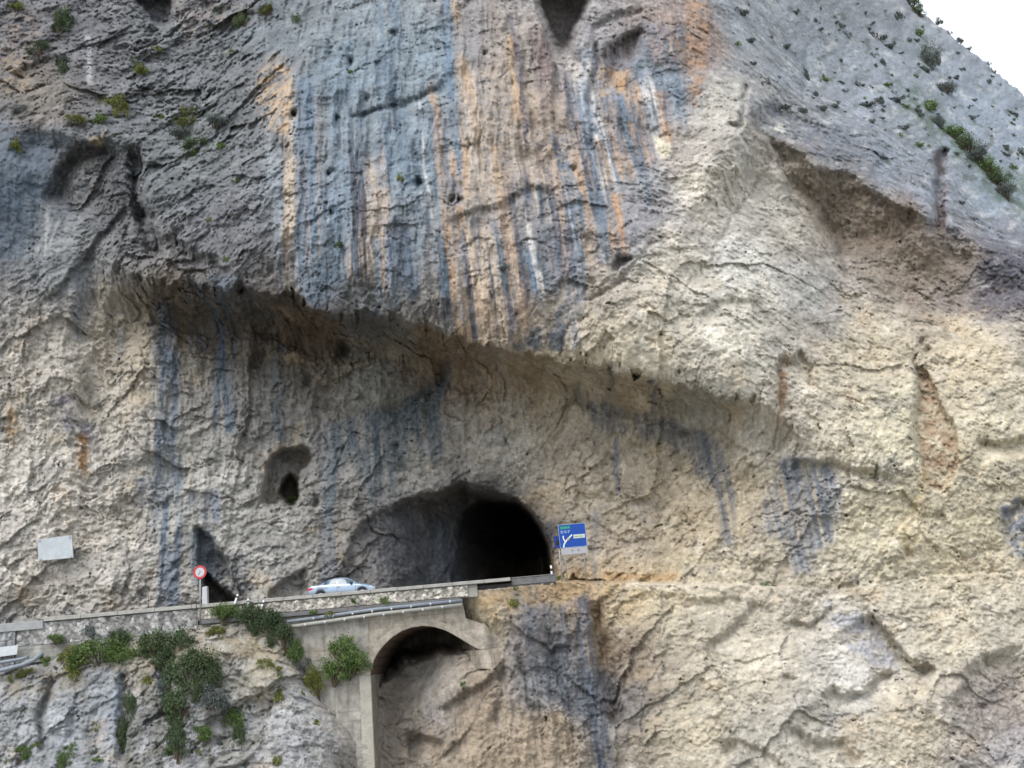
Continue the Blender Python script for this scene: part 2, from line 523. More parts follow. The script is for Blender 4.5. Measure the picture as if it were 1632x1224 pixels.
LD += stepline([(1385, 965), (1415, 1005), (1440, 1040), (1480, 1052), (1500, 1060)], 1.5, 10, 40, 1)
LD += stepline([(1240, 1078), (1270, 1080)], 0.5, 5, 14, 1, 0.3)
LD += stepline([(1325, 1085), (1345, 1110), (1370, 1100), (1400, 1070), (1430, 1060)], 1.1, 9, 26, 1)
LD += hollow([(1530, 1070), (1560, 1040), (1640, 1020), (1640, 1224), (1600, 1200), (1550, 1150), (1520, 1110)], 0.9, 25)
LD += crack([(1510, 1110), (1560, 1160), (1620, 1220)], 0.7, 12)
LD += crack([(1250, 1160), (1300, 1200), (1340, 1190), (1380, 1224)], 0.9, 12)
LD += crack([(1140, 1200), (1180, 1190), (1220, 1205), (1260, 1240)], 0.6, 7)
LD += crack([(90, 1070), (70, 1120), (66, 1200)], 0.8, 7)
LD += crack([(205, 1065), (200, 1130), (190, 1224)], 1.0, 10)
LD += crack([(265, 1040), (262, 1090), (285, 1160)], 0.8, 9)
LD += crack([(360, 1040), (372, 1070), (395, 1100)], .5, 6)

# break between the faces: along the road (hidden by the parapet wall) and along the rock ledge
BRK = [(-800, 1098), (0, 1022), (450, 984), (700, 958), (742, 940), (880, 926), (930, 926), (1010, 929), (1100, 931), (1200, 932), (1290, 936), (1350, 940), (1400, 930), (1480, 918), (1632, 912), (2500, 900)]
brk_x = np.array([p[0] for p in BRK], float)
brk_y = np.array([p[1] for p in BRK], float)

# ---- evaluate on the fine grid, with the outlines shaken by noise
wx = 7 * fbm(PX / 62, PY / 62, 4, 11) + 1.5 * fbm(PX / 9, PY / 9, 3, 15)
wy = 8 * fbm(PX / 55, PY / 55, 4, 21) + 2.0 * fbm(PX / 9, PY / 9, 3, 25)
calm = sstep(-30, 10, lookup(np.maximum(M2, -60), PX, PY))
wx *= 1 - 0.8 * calm
wy *= 1 - 0.8 * calm
lipd = lookup(LIPDIST, PX, PY)
near_lip = np.exp(-np.clip(lipd - 4, 0, None) / 9) * np.exp(np.clip(lipd + 26, None, 0) / 16) * sstep(150, 210, PX) * (1 - sstep(1180, 1260, PX))
wy += near_lip * (11 * np.abs(fbm(PX / 30, PY / 60, 3, 27)) - 5 + 15 * facets(PX / 24, PY / 60 + 3, 28)[0])
WX, WY = PX + wx, PY + wy
up = lookup(Yu, PX, PY) + lookup(UD, WX, WY)
lo = lookup(Yl, PX, PY) + lookup(LD, WX, WY)
brk = np.interp(PX, brk_x, brk_y) + 3.0 * fbm(PX / 30, PX * 0 + 3.3, 3, 31) * sstep(900, 980, PX)
low = sstep(-1.5, 2.5, PY - brk)
# undisturbed world coordinates (x, z) of the face for the noise
Y0 = up * (1 - low) + lo * low
Yn = np.minimum(Y0, 80)
rx, ry, rz = ray(PX, PY)
XN = rx / ry * Yn
ZN = rz / ry * Yn + 0.8 * (Yn - 70)

# how chiselled (0 smooth .. 1 blocky) and how fluted the rock is
RG = [(50, 50, .7, .0), (300, 100, 1.2, 0), (200, 300, 1.0, 0), (40, 320, .25, .2), (330, 320, 1.0, .1), (350, 420, 1.1, .1), (500, 60, .35, .6), (600, 200, .3, .8), (800, 200, .3, .8), (600, 420, .38, 1.0), (800, 440, .42, .9), (500, 350, .5, .7), (1000, 200, .35, .8),
      (1110, 60, .45, .4), (1180, 60, .25, 0), (1300, 60, .3, 0), (1450, 150, .35, 0), (1600, 250, .35, 0), (1250, 180, .6, .1), (1400, 260, .6, 0), (1350, 350, .55, 0), (1500, 420, .7, 0), (1100, 300, .7, 0), (1150, 500, .75, 0),
      (900, 540, .9, .1), (600, 480, 1.0, .1), (1350, 560, .7, .1), (1560, 600, .65, 0), (1400, 800, .9, 0), (1300, 800, 1.0, .2), (1560, 850, .9, 0), (1100, 800, .9, .1), (900, 700, .8, .1), (600, 700, .7, .3), (400, 650, .7, .4),
      (100, 600, .8, .2), (100, 900, .9, .1), (300, 800, .75, .3), (450, 850, .9, .1), (640, 870, .6, .2), (1000, 900, .9, .1), (1200, 1000, .55, 0), (1400, 1050, .7, 0), (1150, 1180, .6, 0), (1550, 1150, .8, .2), (900, 1100, .7, .7), (700, 1150, .45, .4),
      (650, 1050, .3, 0), (800, 1000, .8, .1), (300, 1150, 1.0, .2), (450, 1150, .9, .1), (100, 1150, .7, .3)]
RGH, FLT = idw(RG, CX, CY, 3.2)
rg, fl = lookup(RGH, WX, WY), lookup(FLT, WX, WY)

q1 = fbm(XN / 6, ZN / 6, 3, 41)
q2 = fbm(XN / 6 + 40, ZN / 6, 3, 44)
U1, V1 = XN + 0.7 * q1 + 0.16 * fbm(XN / 0.9, ZN / 0.9, 4, 51), ZN + 0.7 * q2 + 0.16 * fbm(XN / 0.9 + 9, ZN / 0.9, 4, 54)
# blocks lean along the jointing that climbs to the right
Ur, Vr = U1 * 0.82 + V1 * 0.57, (-U1 * 0.57 + V1 * 0.82)
f1, e1 = facets(Ur / 3.6, Vr / 2.4, 61)
f2, e2 = facets(Ur / 1.5, Vr / 0.95, 62)
f3, e3 = facets(Ur / 0.62, Vr / 0.42, 63)
f4, e4 = facets(U1 / 0.3, V1 / 0.27, 64)
f0, e0 = facets(Ur / 8.5 + 0.1 * q2, Vr / 5.5, 60, 0.9)
patchy = sstep(-0.55, 0.65, fbm(XN / 3.2 + 70, ZN / 2.6, 4, 75, 0.6))
mod = patchy
rg0 = rg
rg = rg * (0.42 + 0.80 * patchy)
disp = 0.8 * q1 * (0.4 + 0.25 * rg0)
soft = 1 - 0.35 * sstep(1000, 1150, PX)
disp = disp + rg0 * sstep(.3, .6, rg0) * 0.62 * soft * f0
disp = disp + soft * (0.10 * rg0 + 0.22 * rg) * f1 + 0.30 * soft * rg * f2 + 0.17 * rg * f3 + 0.10 * rg * f4
disp = disp - soft * rg * (0.06 * np.exp(-e1 / 0.04) + 0.04 * np.exp(-e2 / 0.06) + 0.03 * np.exp(-e3 / 0.12))
disp = disp + 0.07 * fbm(XN / 0.55, ZN / 0.6, 5, 71, 0.78) * (0.5 + rg0)
disp = disp - 0.08 * rg0 * sstep(0.35, 0.9, fbm(XN / 1.1, ZN / 0.9, 5, 77, 0.65))
flute = 1.25 * ridged(XN / 1.6 + 0.15 * fbm(XN / 3, ZN / 3, 2, 81), ZN / 16, 4, 82, 0.6)
disp = disp + fl * 0.40 * flute + fl * 0.10 * ridged(XN / 0.5, ZN / 5, 3, 86)
# small dark solution holes scattered over the recess and the left wall
hx, hy = facets(XN / 0.9, ZN / 0.8, 91)
pits = sstep(0.80, 1.0, fbm(XN / 0.55, ZN / 0.45, 3, 92)) * 0.5
disp = disp - pits * rg
damp = 1 - 0.6 * sstep(0, 40, lookup(np.maximum(TUN, -60), PX, PY))
YD = Y0 - disp * damp * np.clip((Y0 / 68) ** 1.0, 0, 1.3)

# skyline of the ridge: the rock rolls away there
SKY = [(1140, -520), (1290, -250), (1395, -80), (1445, -12), (1462, 14), (1495, 38), (1540, 76), (1585, 110), (1632, 152), (1720, 240), (1850, 370), (2050, 560), (2300, 760)]
dS, sS, tS = seg_dist(CX, CY, SKY)
SK = np.where(sS > 0, dS, -dS)          # + on the rock side
sk = lookup(SK, PX + 0.35 * wx, PY + 0.35 * wy) + 2.0 * fbm(PX / 14, PY / 14, 3, 95)
YD += 16 * np.exp(-np.clip(sk, 0, None) / 28)
SURF_Y = YD
T = YD / ry
VX, VY, VZ = rx * T, YD, CAMZ + rz * T

def surf(px, py, off=0.0):
    i = int(np.clip(np.searchsorted(gx, px), 1, len(gx) - 1))
    j = int(np.clip(np.searchsorted(gy, py), 1, len(gy) - 1))
    y = float(SURF_Y[j, i]) - off
    return at(px, py, y)

# ---- colours, as in even light, but some places carry painted shade or haze
CO = [(40, 40, 118, 118, 122), (130, 60, 122, 122, 128), (60, 140, 130, 122, 112), (250, 90, 125, 126, 130), (350, 150, 122, 124, 128), (300, 250, 122, 126, 128), (40, 330, 86, 97, 118), (20, 250, 105, 112, 126), (100, 380, 140, 142, 142), (180, 300, 110, 110, 112),
      (250, 260, 116, 120, 124), (330, 350, 124, 124, 130), (350, 430, 122, 122, 128), (450, 60, 118, 124, 134), (460, 170, 130, 130, 134), (440, 330, 128, 130, 138),
      (560, 120, 112, 124, 144), (640, 250, 118, 130, 150), (560, 330, 120, 128, 146), (700, 100, 118, 130, 150), (790, 80, 160, 150, 142), (800, 250, 164, 152, 140), (860, 200, 150, 136, 126), (780, 400, 148, 142, 138), (600, 420, 130, 132, 138), (560, 490, 118, 118, 118), (700, 500, 140, 134, 128),
      (920, 250, 140, 140, 146), (980, 250, 118, 128, 148), (1040, 150, 120, 130, 150), (1000, 350, 138, 136, 140), (930, 450, 160, 150, 138), (820, 490, 160, 146, 132), (1100, 60, 150, 130, 118), (1080, 230, 160, 150, 140),
      (1180, 40, 150, 154, 162), (1300, 100, 150, 153, 163), (1400, 150, 148, 152, 165), (1550, 200, 150, 156, 172), (1600, 300, 150, 156, 170), (1350, 230, 132, 136, 148), (1480, 320, 140, 146, 160), (1420, 260, 134, 140, 154), (1150, 170, 178, 172, 160),  # slope and ridge: blue of the haze put into the rock colour
      (1290, 300, 134, 122, 106), (1400, 370, 138, 122, 106), (1480, 420, 146, 130, 116), (1350, 300, 130, 118, 102), (1440, 350, 128, 114, 100), (1600, 430, 108, 104, 112), (1330, 350, 146, 134, 118),  # roof underside: its shade put into the brown rock colour
      (1120, 300, 198, 190, 172), (1220, 320, 190, 184, 170), (1080, 420, 204, 196, 178), (1180, 420, 204, 202, 192), (1150, 540, 212, 206, 190), (960, 540, 190, 178, 156), (1050, 560, 204, 196, 176), (1290, 450, 176, 174, 168), (1330, 480, 170, 164, 156),
      (1380, 560, 194, 182, 160), (1320, 640, 206, 196, 178), (1560, 560, 200, 186, 160), (1600, 660, 196, 186, 164), (1430, 700, 208, 200, 176), (1560, 800, 196, 186, 162), (1400, 860, 206, 196, 170), (1560, 900, 200, 188, 162),
      (1120, 660, 150, 146, 136), (1230, 700, 178, 170, 158), (1180, 800, 182, 168, 146), (1080, 800, 178, 164, 144), (1000, 880, 176, 164, 148), (1280, 880, 190, 180, 160),
      (300, 490, 128, 112, 94), (500, 530, 118, 98, 78), (700, 560, 132, 110, 86), (850, 595, 150, 132, 108), (1000, 625, 152, 138, 118), (600, 620, 136, 134, 126), (800, 700, 166, 160, 150), (900, 780, 170, 158, 140), (650, 740, 140, 138, 132), (560, 760, 140, 138, 134), (430, 650, 134, 132, 128),  # first points, overhang ceiling: shade and bounce put into the brown
      (60, 560, 170, 162, 150), (150, 620, 172, 164, 150), (210, 560, 168, 158, 142), (60, 760, 184, 176, 162), (150, 850, 180, 170, 154), (300, 620, 160, 156, 148), (300, 760, 164, 160, 150), (400, 820, 158, 154, 146), (450, 870, 148, 146, 140), (560, 880, 122, 118, 112), (80, 940, 172, 164, 150), (200, 930, 160, 154, 144),
      (650, 860, 92, 94, 100), (700, 890, 88, 92, 100), (760, 850, 54, 57, 66), (830, 850, 40, 43, 52),  # tunnel bay and bore: their darkness put into the rock colour
      (900, 945, 176, 150, 116), (1000, 950, 196, 176, 140), (1100, 960, 196, 186, 162), (1200, 1050, 204, 194, 170), (1350, 1020, 196, 188, 172), (1350, 1080, 200, 196, 184), (1500, 1000, 204, 194, 168), (1600, 1000, 198, 190, 170), (1450, 1150, 196, 184, 158), (1250, 1180, 180, 174, 158), (1100, 1150, 196, 184, 158), (1580, 1130, 160, 150, 140), (1620, 1200, 170, 166, 164),
      (780, 990, 170, 156, 130), (850, 1000, 128, 124, 124), (880, 1080, 120, 122, 128), (940, 1100, 108, 112, 124), (970, 1050, 128, 112, 94), (760, 1100, 158, 142, 124), (700, 1090, 168, 160, 150), (650, 1150, 142, 134, 124), (640, 1060, 120, 114, 108), (740, 1180, 166, 152, 134), (860, 1180, 166, 150, 130),
      (60, 1080, 140, 140, 142), (150, 1150, 134, 138, 146), (300, 1150, 138, 138, 142), (440, 1150, 148, 148, 150), (420, 1050, 146, 142, 132), (250, 1040, 150, 142, 128)]
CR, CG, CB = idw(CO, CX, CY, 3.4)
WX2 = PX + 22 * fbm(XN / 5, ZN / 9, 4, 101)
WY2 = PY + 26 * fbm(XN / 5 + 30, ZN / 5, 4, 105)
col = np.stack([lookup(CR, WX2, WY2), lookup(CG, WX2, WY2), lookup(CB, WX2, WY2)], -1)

TONE = [(300, 100, .90, .92, .95), (60, 60, .93, .94, .96), (300, 320, .92, .94, .97), (40, 330, .97, .98, 1.02), (600, 100, 1.08, 1.10, 1.10), (650, 300, 1.10, 1.12, 1.12), (850, 200, 1.03, 1.03, 1.03), (800, 420, 1.06, 1.06, 1.06), (1000, 250, 1.08, 1.10, 1.12), (1300, 80, .94, .97, 1.0), (1500, 150, .93, .97, 1.01), (1600, 300, .93, .97, 1.02),  # regional gains, with overhang shade and slope haze put into the colour
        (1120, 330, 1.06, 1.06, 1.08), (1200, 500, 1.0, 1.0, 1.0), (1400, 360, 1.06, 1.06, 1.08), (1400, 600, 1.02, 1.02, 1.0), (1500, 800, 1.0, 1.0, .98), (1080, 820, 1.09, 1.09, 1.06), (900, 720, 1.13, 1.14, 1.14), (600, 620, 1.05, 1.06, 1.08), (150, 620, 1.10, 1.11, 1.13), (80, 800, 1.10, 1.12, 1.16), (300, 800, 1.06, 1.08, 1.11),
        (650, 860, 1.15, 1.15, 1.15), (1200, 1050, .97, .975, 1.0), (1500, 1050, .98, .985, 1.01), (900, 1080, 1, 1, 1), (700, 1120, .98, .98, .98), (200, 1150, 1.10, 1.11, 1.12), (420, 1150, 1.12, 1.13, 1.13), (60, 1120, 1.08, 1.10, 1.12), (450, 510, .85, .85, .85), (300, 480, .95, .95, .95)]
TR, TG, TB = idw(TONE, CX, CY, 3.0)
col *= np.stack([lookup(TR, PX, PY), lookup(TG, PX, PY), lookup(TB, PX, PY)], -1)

def mix(c, k):
    global col
    k = np.clip(k, 0, 1)[..., None]
    col = col * (1 - k) + np.array(c, float) * k

# broad mottling
big = fbm(XN / 2.6, ZN / 2.0, 5, 111, 0.6)
col *= (1 + 0.10 * big + 0.08 * fbm(XN / 0.8, ZN / 0.7, 4, 113, 0.7) * (0.4 + rg))[..., None]
mix((150, 150, 152), 0.35 * sstep(0.25, 0.9, fbm(XN / 3.5 + 20, ZN / 3.5, 5, 116, 0.6)) * rg)
mix((198, 172, 136), 0.35 * sstep(0.3, 1.0, fbm(XN / 4 + 60, ZN / 4, 5, 121, 0.6)) * sstep(380, 520, PY))
mix((232, 228, 216), 0.40 * sstep(0.25, 1.0, fbm(XN / 1.6, ZN / 1.3, 5, 131, 0.65)) * (0.4 + 0.6 * sstep(900, 1100, PX)))
# dirt in joints and pits stays whatever the light
mix((96, 92, 88), 0.35 * rg * np.exp(-e2 / 0.05) * sstep(-0.2, 0.6, fbm(XN / 2, ZN / 2, 3, 133)))

# water streaks over the hanging wall: continuous bands of differing width, start and length
lean = XN + 0.035 * ZN
top = sstep(.25, .6, fl)
top = top * sstep(385, 470, WX) * (1 - sstep(1070, 1135, WX + 0.35 * (WY - 200))) * (1 - sstep(0, 14, lookup(LIPDIST, WX, WY) + 12))
SP = {'b': (98, 116, 150), 'd': (72, 82, 106), 'l': (156, 172, 196), 'e': (196, 178, 158), 'o': (196, 164, 134), 'w': (222, 216, 208), 'g': (128, 126, 130), 'k': (74, 74, 82)}
def bands(seed, wmin, wmax, k, soft, wob, lmin, lmax):
    global col
    r = np.random.RandomState(seed)
    xw = lean + wob * fbm(XN / 3, ZN / 9, 3, seed + 1) + 0.05 * fbm(XN / .4, ZN / 2.5, 3, seed + 4)
    x0 = -24.0
    B, C, S, E, K = [x0], [], [], [], []
    while B[-1] < 20:
        x = B[-1]
        p = 'bbbdddllgeek' if x < -4 else ('eeeeogwwbdgo' if x < 4.5 else 'bbbddleogwo')
        c = SP[p[r.randint(len(p))]]
        C.append(np.array(c) * (0.92 + .16 * r.rand()))
        zt = 6 + 42 * r.rand() ** .7
        S.append(zt)
        E.append(zt - (lmin + (lmax - lmin) * r.rand()))
        K.append(0.72 + .28 * r.rand())
        B.append(x + wmin + (wmax - wmin) * r.rand() ** 1.6)
    B, C, S, E, K = map(np.array, (B, C, S, E, K))
    i = np.clip(np.searchsorted(B, xw) - 1, 0, len(C) - 1)
    d = np.minimum(xw - B[i], B[i + 1] - xw)
    wdt = B[i + 1] - B[i]
    zz = ZN + 2.5 * fbm(XN / 1.2, ZN / 7, 3, seed + 8)
    a = sstep(0, 1, d / np.maximum(soft * wdt, 0.05)) * sstep(0, 3.0, S[i] - zz) * sstep(-1, 4.5, zz - E[i])
    a = a * k * K[i] * top * np.clip(0.95 + 0.5 * fbm(XN / .5, ZN / 4, 4, seed + 12, .6), 0, 1)
    col = col * (1 - a[..., None]) + C[i] * a[..., None]
bands(241, .9, 3.2, .95, .12, .35, 18, 60)
bands(262, .5, 1.8, .85, .16, .25, 8, 34)
bands(283, .22, .8, .80, .22, .18, 5, 22)
bands(304, .10, .30, .65, .30, .12, 3, 12)

def patch(poly, c, k=0.85, soft=8, warp=0.6, vary=None, wv=1.0):
    """a patch of colour with its own outline: stains, also painted shade"""
    global col
    xs, ys = [p[0] for p in poly], [p[1] for p in poly]
    j0, j1 = np.searchsorted(gy, [min(ys) - 60, max(ys) + 60])
    i0, i1 = np.searchsorted(gx, [min(xs) - 60, max(xs) + 60])
    s = (slice(j0, j1), slice(i0, i1))
    M = polymask(poly)
    v = lookup(M, PX[s] + wx[s] * warp * 0.7, PY[s] + wy[s] * warp)
    kk = k * sstep(-soft, soft, v)
    if vary == 'v':
        kk = kk * np.clip(0.55 + 0.9 * fbm(lean[s] / 0.55, ZN[s] / 7, 4, 181, .6) * wv, 0, 1)
    elif vary == 'n':
        kk = kk * np.clip(0.6 + 0.9 * fbm(XN[s] / 1.0, ZN[s] / 1.0, 4, 185, .65) * wv, 0, 1)
    kk = kk[..., None]
    col[s] = col[s] * (1 - kk) + np.array(c, float) * kk

def vband(x0, x1, y0, y1, c, k=0.8, soft=5, lean_=0, vary='v'):
    patch([(x0, y0), (x1, y0), (x1 + lean_, y1), (x0 + lean_, y1)], c, k, soft, 0.8, vary)

BL, DB, LB = (104, 122, 152), (78, 92, 116), (150, 166, 190)
OR, BG, WH = (194, 156, 118), (188, 170, 150), (214, 208, 198)
# streaked wall, from left to right
patch([(412, 110), (440, 90), (462, 110), (470, 180), (455, 230), (425, 200), (405, 150)], (204, 170, 132), .75, 12, 1, 'n')
vband(524, 552, 120, 400, (126, 146, 178), .7, 7, 4)
vband(548, 562, 60, 330, BL, .6)
vband(598, 640, 0, 300, BL, .75, 8, 4)
vband(640, 712, 170, 470, (106, 124, 154), .55, 10, 4)
vband(706, 722, 0, 330, (104, 126, 166), .85, 6, 16)
vband(718, 740, 0, 150, (200, 170, 136), .7, 6, 10)
vband(734, 744, 150, 330, (200, 160, 120), .6, 4, 4)
vband(746, 800, 0, 110, (156, 146, 142), .6, 8, 5)
patch([(742, 130), (800, 90), (835, 130), (900, 150), (925, 240), (920, 330), (860, 300), (800, 310), (745, 330)], (184, 168, 150), .65, 16, 1, 'n')
vband(812, 822, 20, 320, (98, 98, 116), .8, 4, 26)
vband(805, 818, 60, 190, (202, 162, 116), .75, 5, 14)
patch([(850, 20), (878, 70), (882, 180), (868, 180), (850, 110), (840, 40)], (130, 112, 110), .7, 7, .6, 'v')
vband(922, 942, 80, 330, (132, 150, 184), .8, 6, 8)
vband(938, 958, 200, 360, (88, 102, 130), .75, 6, 4)
patch([(953, 105), (1000, 112), (995, 150), (958, 155)], (200, 158, 114), .85, 6, .6, 'n')
patch([(955, 85), (1015, 45), (1030, 60), (1000, 115), (955, 110)], (112, 98, 96), .6, 8, .6, 'v')
vband(966, 1060, 160, 250, (104, 118, 144), .6, 12, 6)
vband(1046, 1062, 150, 230, (206, 152, 108), .8, 5, 10)
vband(1000, 1012, 190, 290, (198, 158, 116), .6, 4, 8)
vband(970, 992, 310, 400, (202, 150, 108), .8, 7, 4)
vband(1020, 1100, 40, 130, (110, 124, 150), .7, 12, -16)
patch([(1092, 0), (1130, 0), (1128, 60), (1126, 120), (1112, 170), (1098, 160), (1094, 90)], (184, 146, 118), .75, 7, .7, 'n')
patch([(1040, 215), (1062, 220), (1072, 240), (1062, 256), (1046, 245)], (220, 212, 184), .8, 5, .7)
for x, y0, y1, c in [(545, 340, 470, BL), (565, 360, 500, (96, 106, 132)), (598, 380, 500, BL), (622, 380, 500, (104, 120, 150)), (650, 400, 470, BL), (709, 380, 475, (120, 146, 186)), (736, 380, 505, (176, 178, 186)), (758, 350, 440, DB), (790, 350, 470, (130, 140, 158)), (836, 300, 420, BL), (860, 300, 430, DB), (874, 310, 400, DB),
                     (912, 400, 560, (106, 122, 156)), (925, 300, 480, BL), (956, 300, 420, BL), (484, 240, 450, (122, 132, 154)), (462, 250, 360, (186, 172, 156)), (505, 250, 420, (164, 164, 168)), (578, 180, 330, DB), (676, 300, 360, DB), (780, 440, 500, (150, 140, 134)), (1030, 250, 330, BL)]:
    w_ = 5 + (x * 7 % 5)
    vband(x - w_, x + w_, y0, y1, c, .75, 4, 3)
patch([(722, 350), (748, 330), (860, 330), (905, 360), (880, 420), (800, 380), (750, 370)], (132, 130, 132), .5, 14, 1, 'v')
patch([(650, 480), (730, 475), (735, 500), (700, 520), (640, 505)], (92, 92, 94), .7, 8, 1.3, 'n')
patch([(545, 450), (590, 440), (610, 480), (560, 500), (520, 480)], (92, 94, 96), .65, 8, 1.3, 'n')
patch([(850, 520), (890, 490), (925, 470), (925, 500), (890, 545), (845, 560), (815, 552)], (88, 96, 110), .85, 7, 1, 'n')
patch([(735, 470), (880, 470), (860, 520), (770, 520)], (206, 178, 152), .6, 12, 1, 'v')
# left
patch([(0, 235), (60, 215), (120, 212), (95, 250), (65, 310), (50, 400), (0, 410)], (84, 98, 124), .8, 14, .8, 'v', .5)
patch([(56, 330), (90, 320), (88, 400), (60, 410)], (176, 178, 178), .7, 10, 1, 'v')
patch([(80, 250), (160, 240), (160, 330), (90, 330)], (140, 134, 122), .4, 16, 1, 'n')
patch([(140, 220), (170, 212), (160, 240)], (190, 166, 130), .7, 6, .8)
patch([(0, 90), (50, 85), (45, 140), (0, 150)], (176, 152, 126), .55, 12, 1, 'n')
patch([(10, 20), (70, 20), (70, 90), (5, 90)], (158, 142, 132), .6, 12, 1, 'n')
patch([(137, 55), (145, 55), (146, 135), (138, 135)], (186, 188, 192), .7, 3, .5)
patch([(270, 0), (420, 0), (400, 30), (300, 60), (275, 30)], (162, 146, 132), .55, 14, 1, 'n')
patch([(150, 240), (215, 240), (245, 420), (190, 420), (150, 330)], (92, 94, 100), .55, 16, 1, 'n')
vband(244, 286, 480, 1000, (106, 118, 142), .95, 6, 4)
vband(335, 372, 440, 690, (88, 104, 134), .85, 7, 2)
vband(296, 330, 440, 560, (94, 106, 128), .7, 8, 2)
vband(438, 452, 540, 700, (98, 112, 134), .7, 5, 0)
vband(180, 200, 520, 570, (120, 128, 150), .7, 7, 0)
vband(120, 135, 400, 540, (112, 120, 138), .6, 7, 0)
vband(508, 540, 690, 940, (104, 116, 134), .75, 7, 2)
patch([(80, 640), (100, 620), (122, 625), (120, 665), (150, 680), (150, 700), (120, 700), (85, 675)], (120, 118, 134), .75, 7, 1, 'n')
patch([(120, 695), (138, 695), (138, 755), (126, 760)], (140, 100, 62), .85, 5, .8, 'n')
patch([(10, 635), (30, 650), (36, 690), (26, 715), (12, 690)], (170, 132, 88), .7, 7, .8, 'n')
patch([(150, 440), (245, 470), (240, 620), (160, 620), (140, 520)], (184, 170, 146), .5, 14, 1, 'n')
patch([(215, 760), (285, 770), (250, 810), (215, 800)], (126, 132, 146), .7, 9, 1, 'n')
vband(322, 350, 780, 830, (104, 116, 146), .7, 6, 2)
vband(296, 312, 780, 812, (110, 120, 148), .6, 5, 2)
patch([(300, 850), (330, 840), (355, 890), (350, 920), (310, 930)], (92, 102, 122), .8, 8, .8)
patch([(340, 880), (395, 890), (400, 950), (350, 945)], (86, 90, 100), .8, 10, 1, 'n')
# recess
patch([(520, 680), (580, 660), (640, 645), (690, 610), (715, 575), (722, 600), (700, 650), (705, 720), (690, 730), (650, 700), (625, 790), (590, 800), (560, 720), (530, 760)], (84, 98, 118), .95, 10, 1, 'v', .6)
patch([(940, 640), (1000, 648), (1060, 668), (1100, 680), (1090, 720), (1040, 700), (980, 690), (940, 670)], (104, 110, 124), .8, 9, .9, 'v', .6)
vband(1036, 1050, 600, 660, (92, 98, 114), .7, 5, 2)
vband(970, 978, 570, 640, (98, 100, 110), .6, 4, 2)
vband(978, 986, 700, 790, (100, 106, 134), .7, 4, 2)
vband(856, 864, 725, 770, (92, 98, 124), .7, 4, 1)
patch([(1088, 680), (1125, 690), (1150, 720), (1172, 780), (1172, 870), (1148, 870), (1148, 800), (1110, 760), (1100, 720)], (90, 98, 118), .9, 7, .8, 'v', .5)
patch([(1235, 740), (1290, 725), (1330, 745), (1345, 790), (1330, 850), (1300, 885), (1298, 910), (1262, 915), (1255, 870), (1225, 850), (1215, 800)], (104, 114, 138), .85, 12, 1.2, 'v', .8)
patch([(1595, 800), (1640, 790), (1640, 885), (1605, 880), (1600, 830)], (100, 112, 142), .8, 8, 1, 'n')
vband(940, 952, 810, 930, (134, 138, 152), .5, 6, 4)
patch([(540, 930), (560, 860), (600, 812), (660, 795), (740, 785), (735, 820), (700, 930)], (104, 104, 108), .75, 14, 1, 'n')  # tunnel bay: part of its darkness painted as grey rock
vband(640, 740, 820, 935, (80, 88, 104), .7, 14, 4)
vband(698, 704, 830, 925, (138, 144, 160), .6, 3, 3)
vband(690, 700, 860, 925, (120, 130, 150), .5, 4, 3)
# right
patch([(1244, 570), (1254, 560), (1262, 580), (1252, 640), (1238, 690), (1238, 610)], (150, 118, 90), .8, 4, .7, 'n')
patch([(1462, 585), (1482, 595), (1505, 640), (1526, 700), (1528, 740), (1515, 780), (1480, 780), (1465, 720)], (166, 140, 114), .85, 6, .8, 'n')
patch([(1560, 395), (1640, 405), (1640, 460), (1590, 460), (1560, 430)], (84, 84, 98), .8, 10, 1, 'n')
patch([(1490, 240), (1510, 235), (1512, 300), (1505, 380), (1488, 390), (1494, 300)], (100, 84, 82), .8, 6, .7, 'n')
patch([(1195, 150), (1250, 165), (1330, 215), (1440, 260), (1440, 300), (1380, 285), (1300, 250), (1240, 215), (1195, 185)], (102, 110, 130), .6, 14, 1.3, 'n')
patch([(1215, 200), (1245, 195), (1250, 212), (1230, 206)], (224, 220, 210), .8, 4, .6)
patch([(1430, 870), (1450, 800), (1470, 740), (1480, 760), (1465, 850), (1445, 890)], (208, 186, 140), .55, 8, .8, 'n')
patch([(1310, 960), (1370, 975), (1420, 1040), (1432, 1060), (1380, 1060), (1330, 1000), (1300, 980)], (162, 166, 182), .7, 10, 1, 'n')
patch([(1325, 1040), (1390, 1060), (1370, 1100), (1335, 1095)], (220, 216, 208), .6, 9, 1)
patch([(1182, 190), (1250, 225), (1330, 270), (1415, 318), (1490, 362), (1590, 402), (1560, 435), (1480, 455), (1400, 470), (1345, 440), (1300, 345), (1235, 262)], (136, 124, 108), .6, 6, .8, 'n', .6)  # brown-grey roof underside, shade painted in
patch([(1180, 200), (1232, 270), (1262, 315), (1300, 365), (1330, 420), (1290, 430), (1240, 360), (1190, 280), (1150, 230)], (204, 200, 188), .5, 8, 1, 'n')
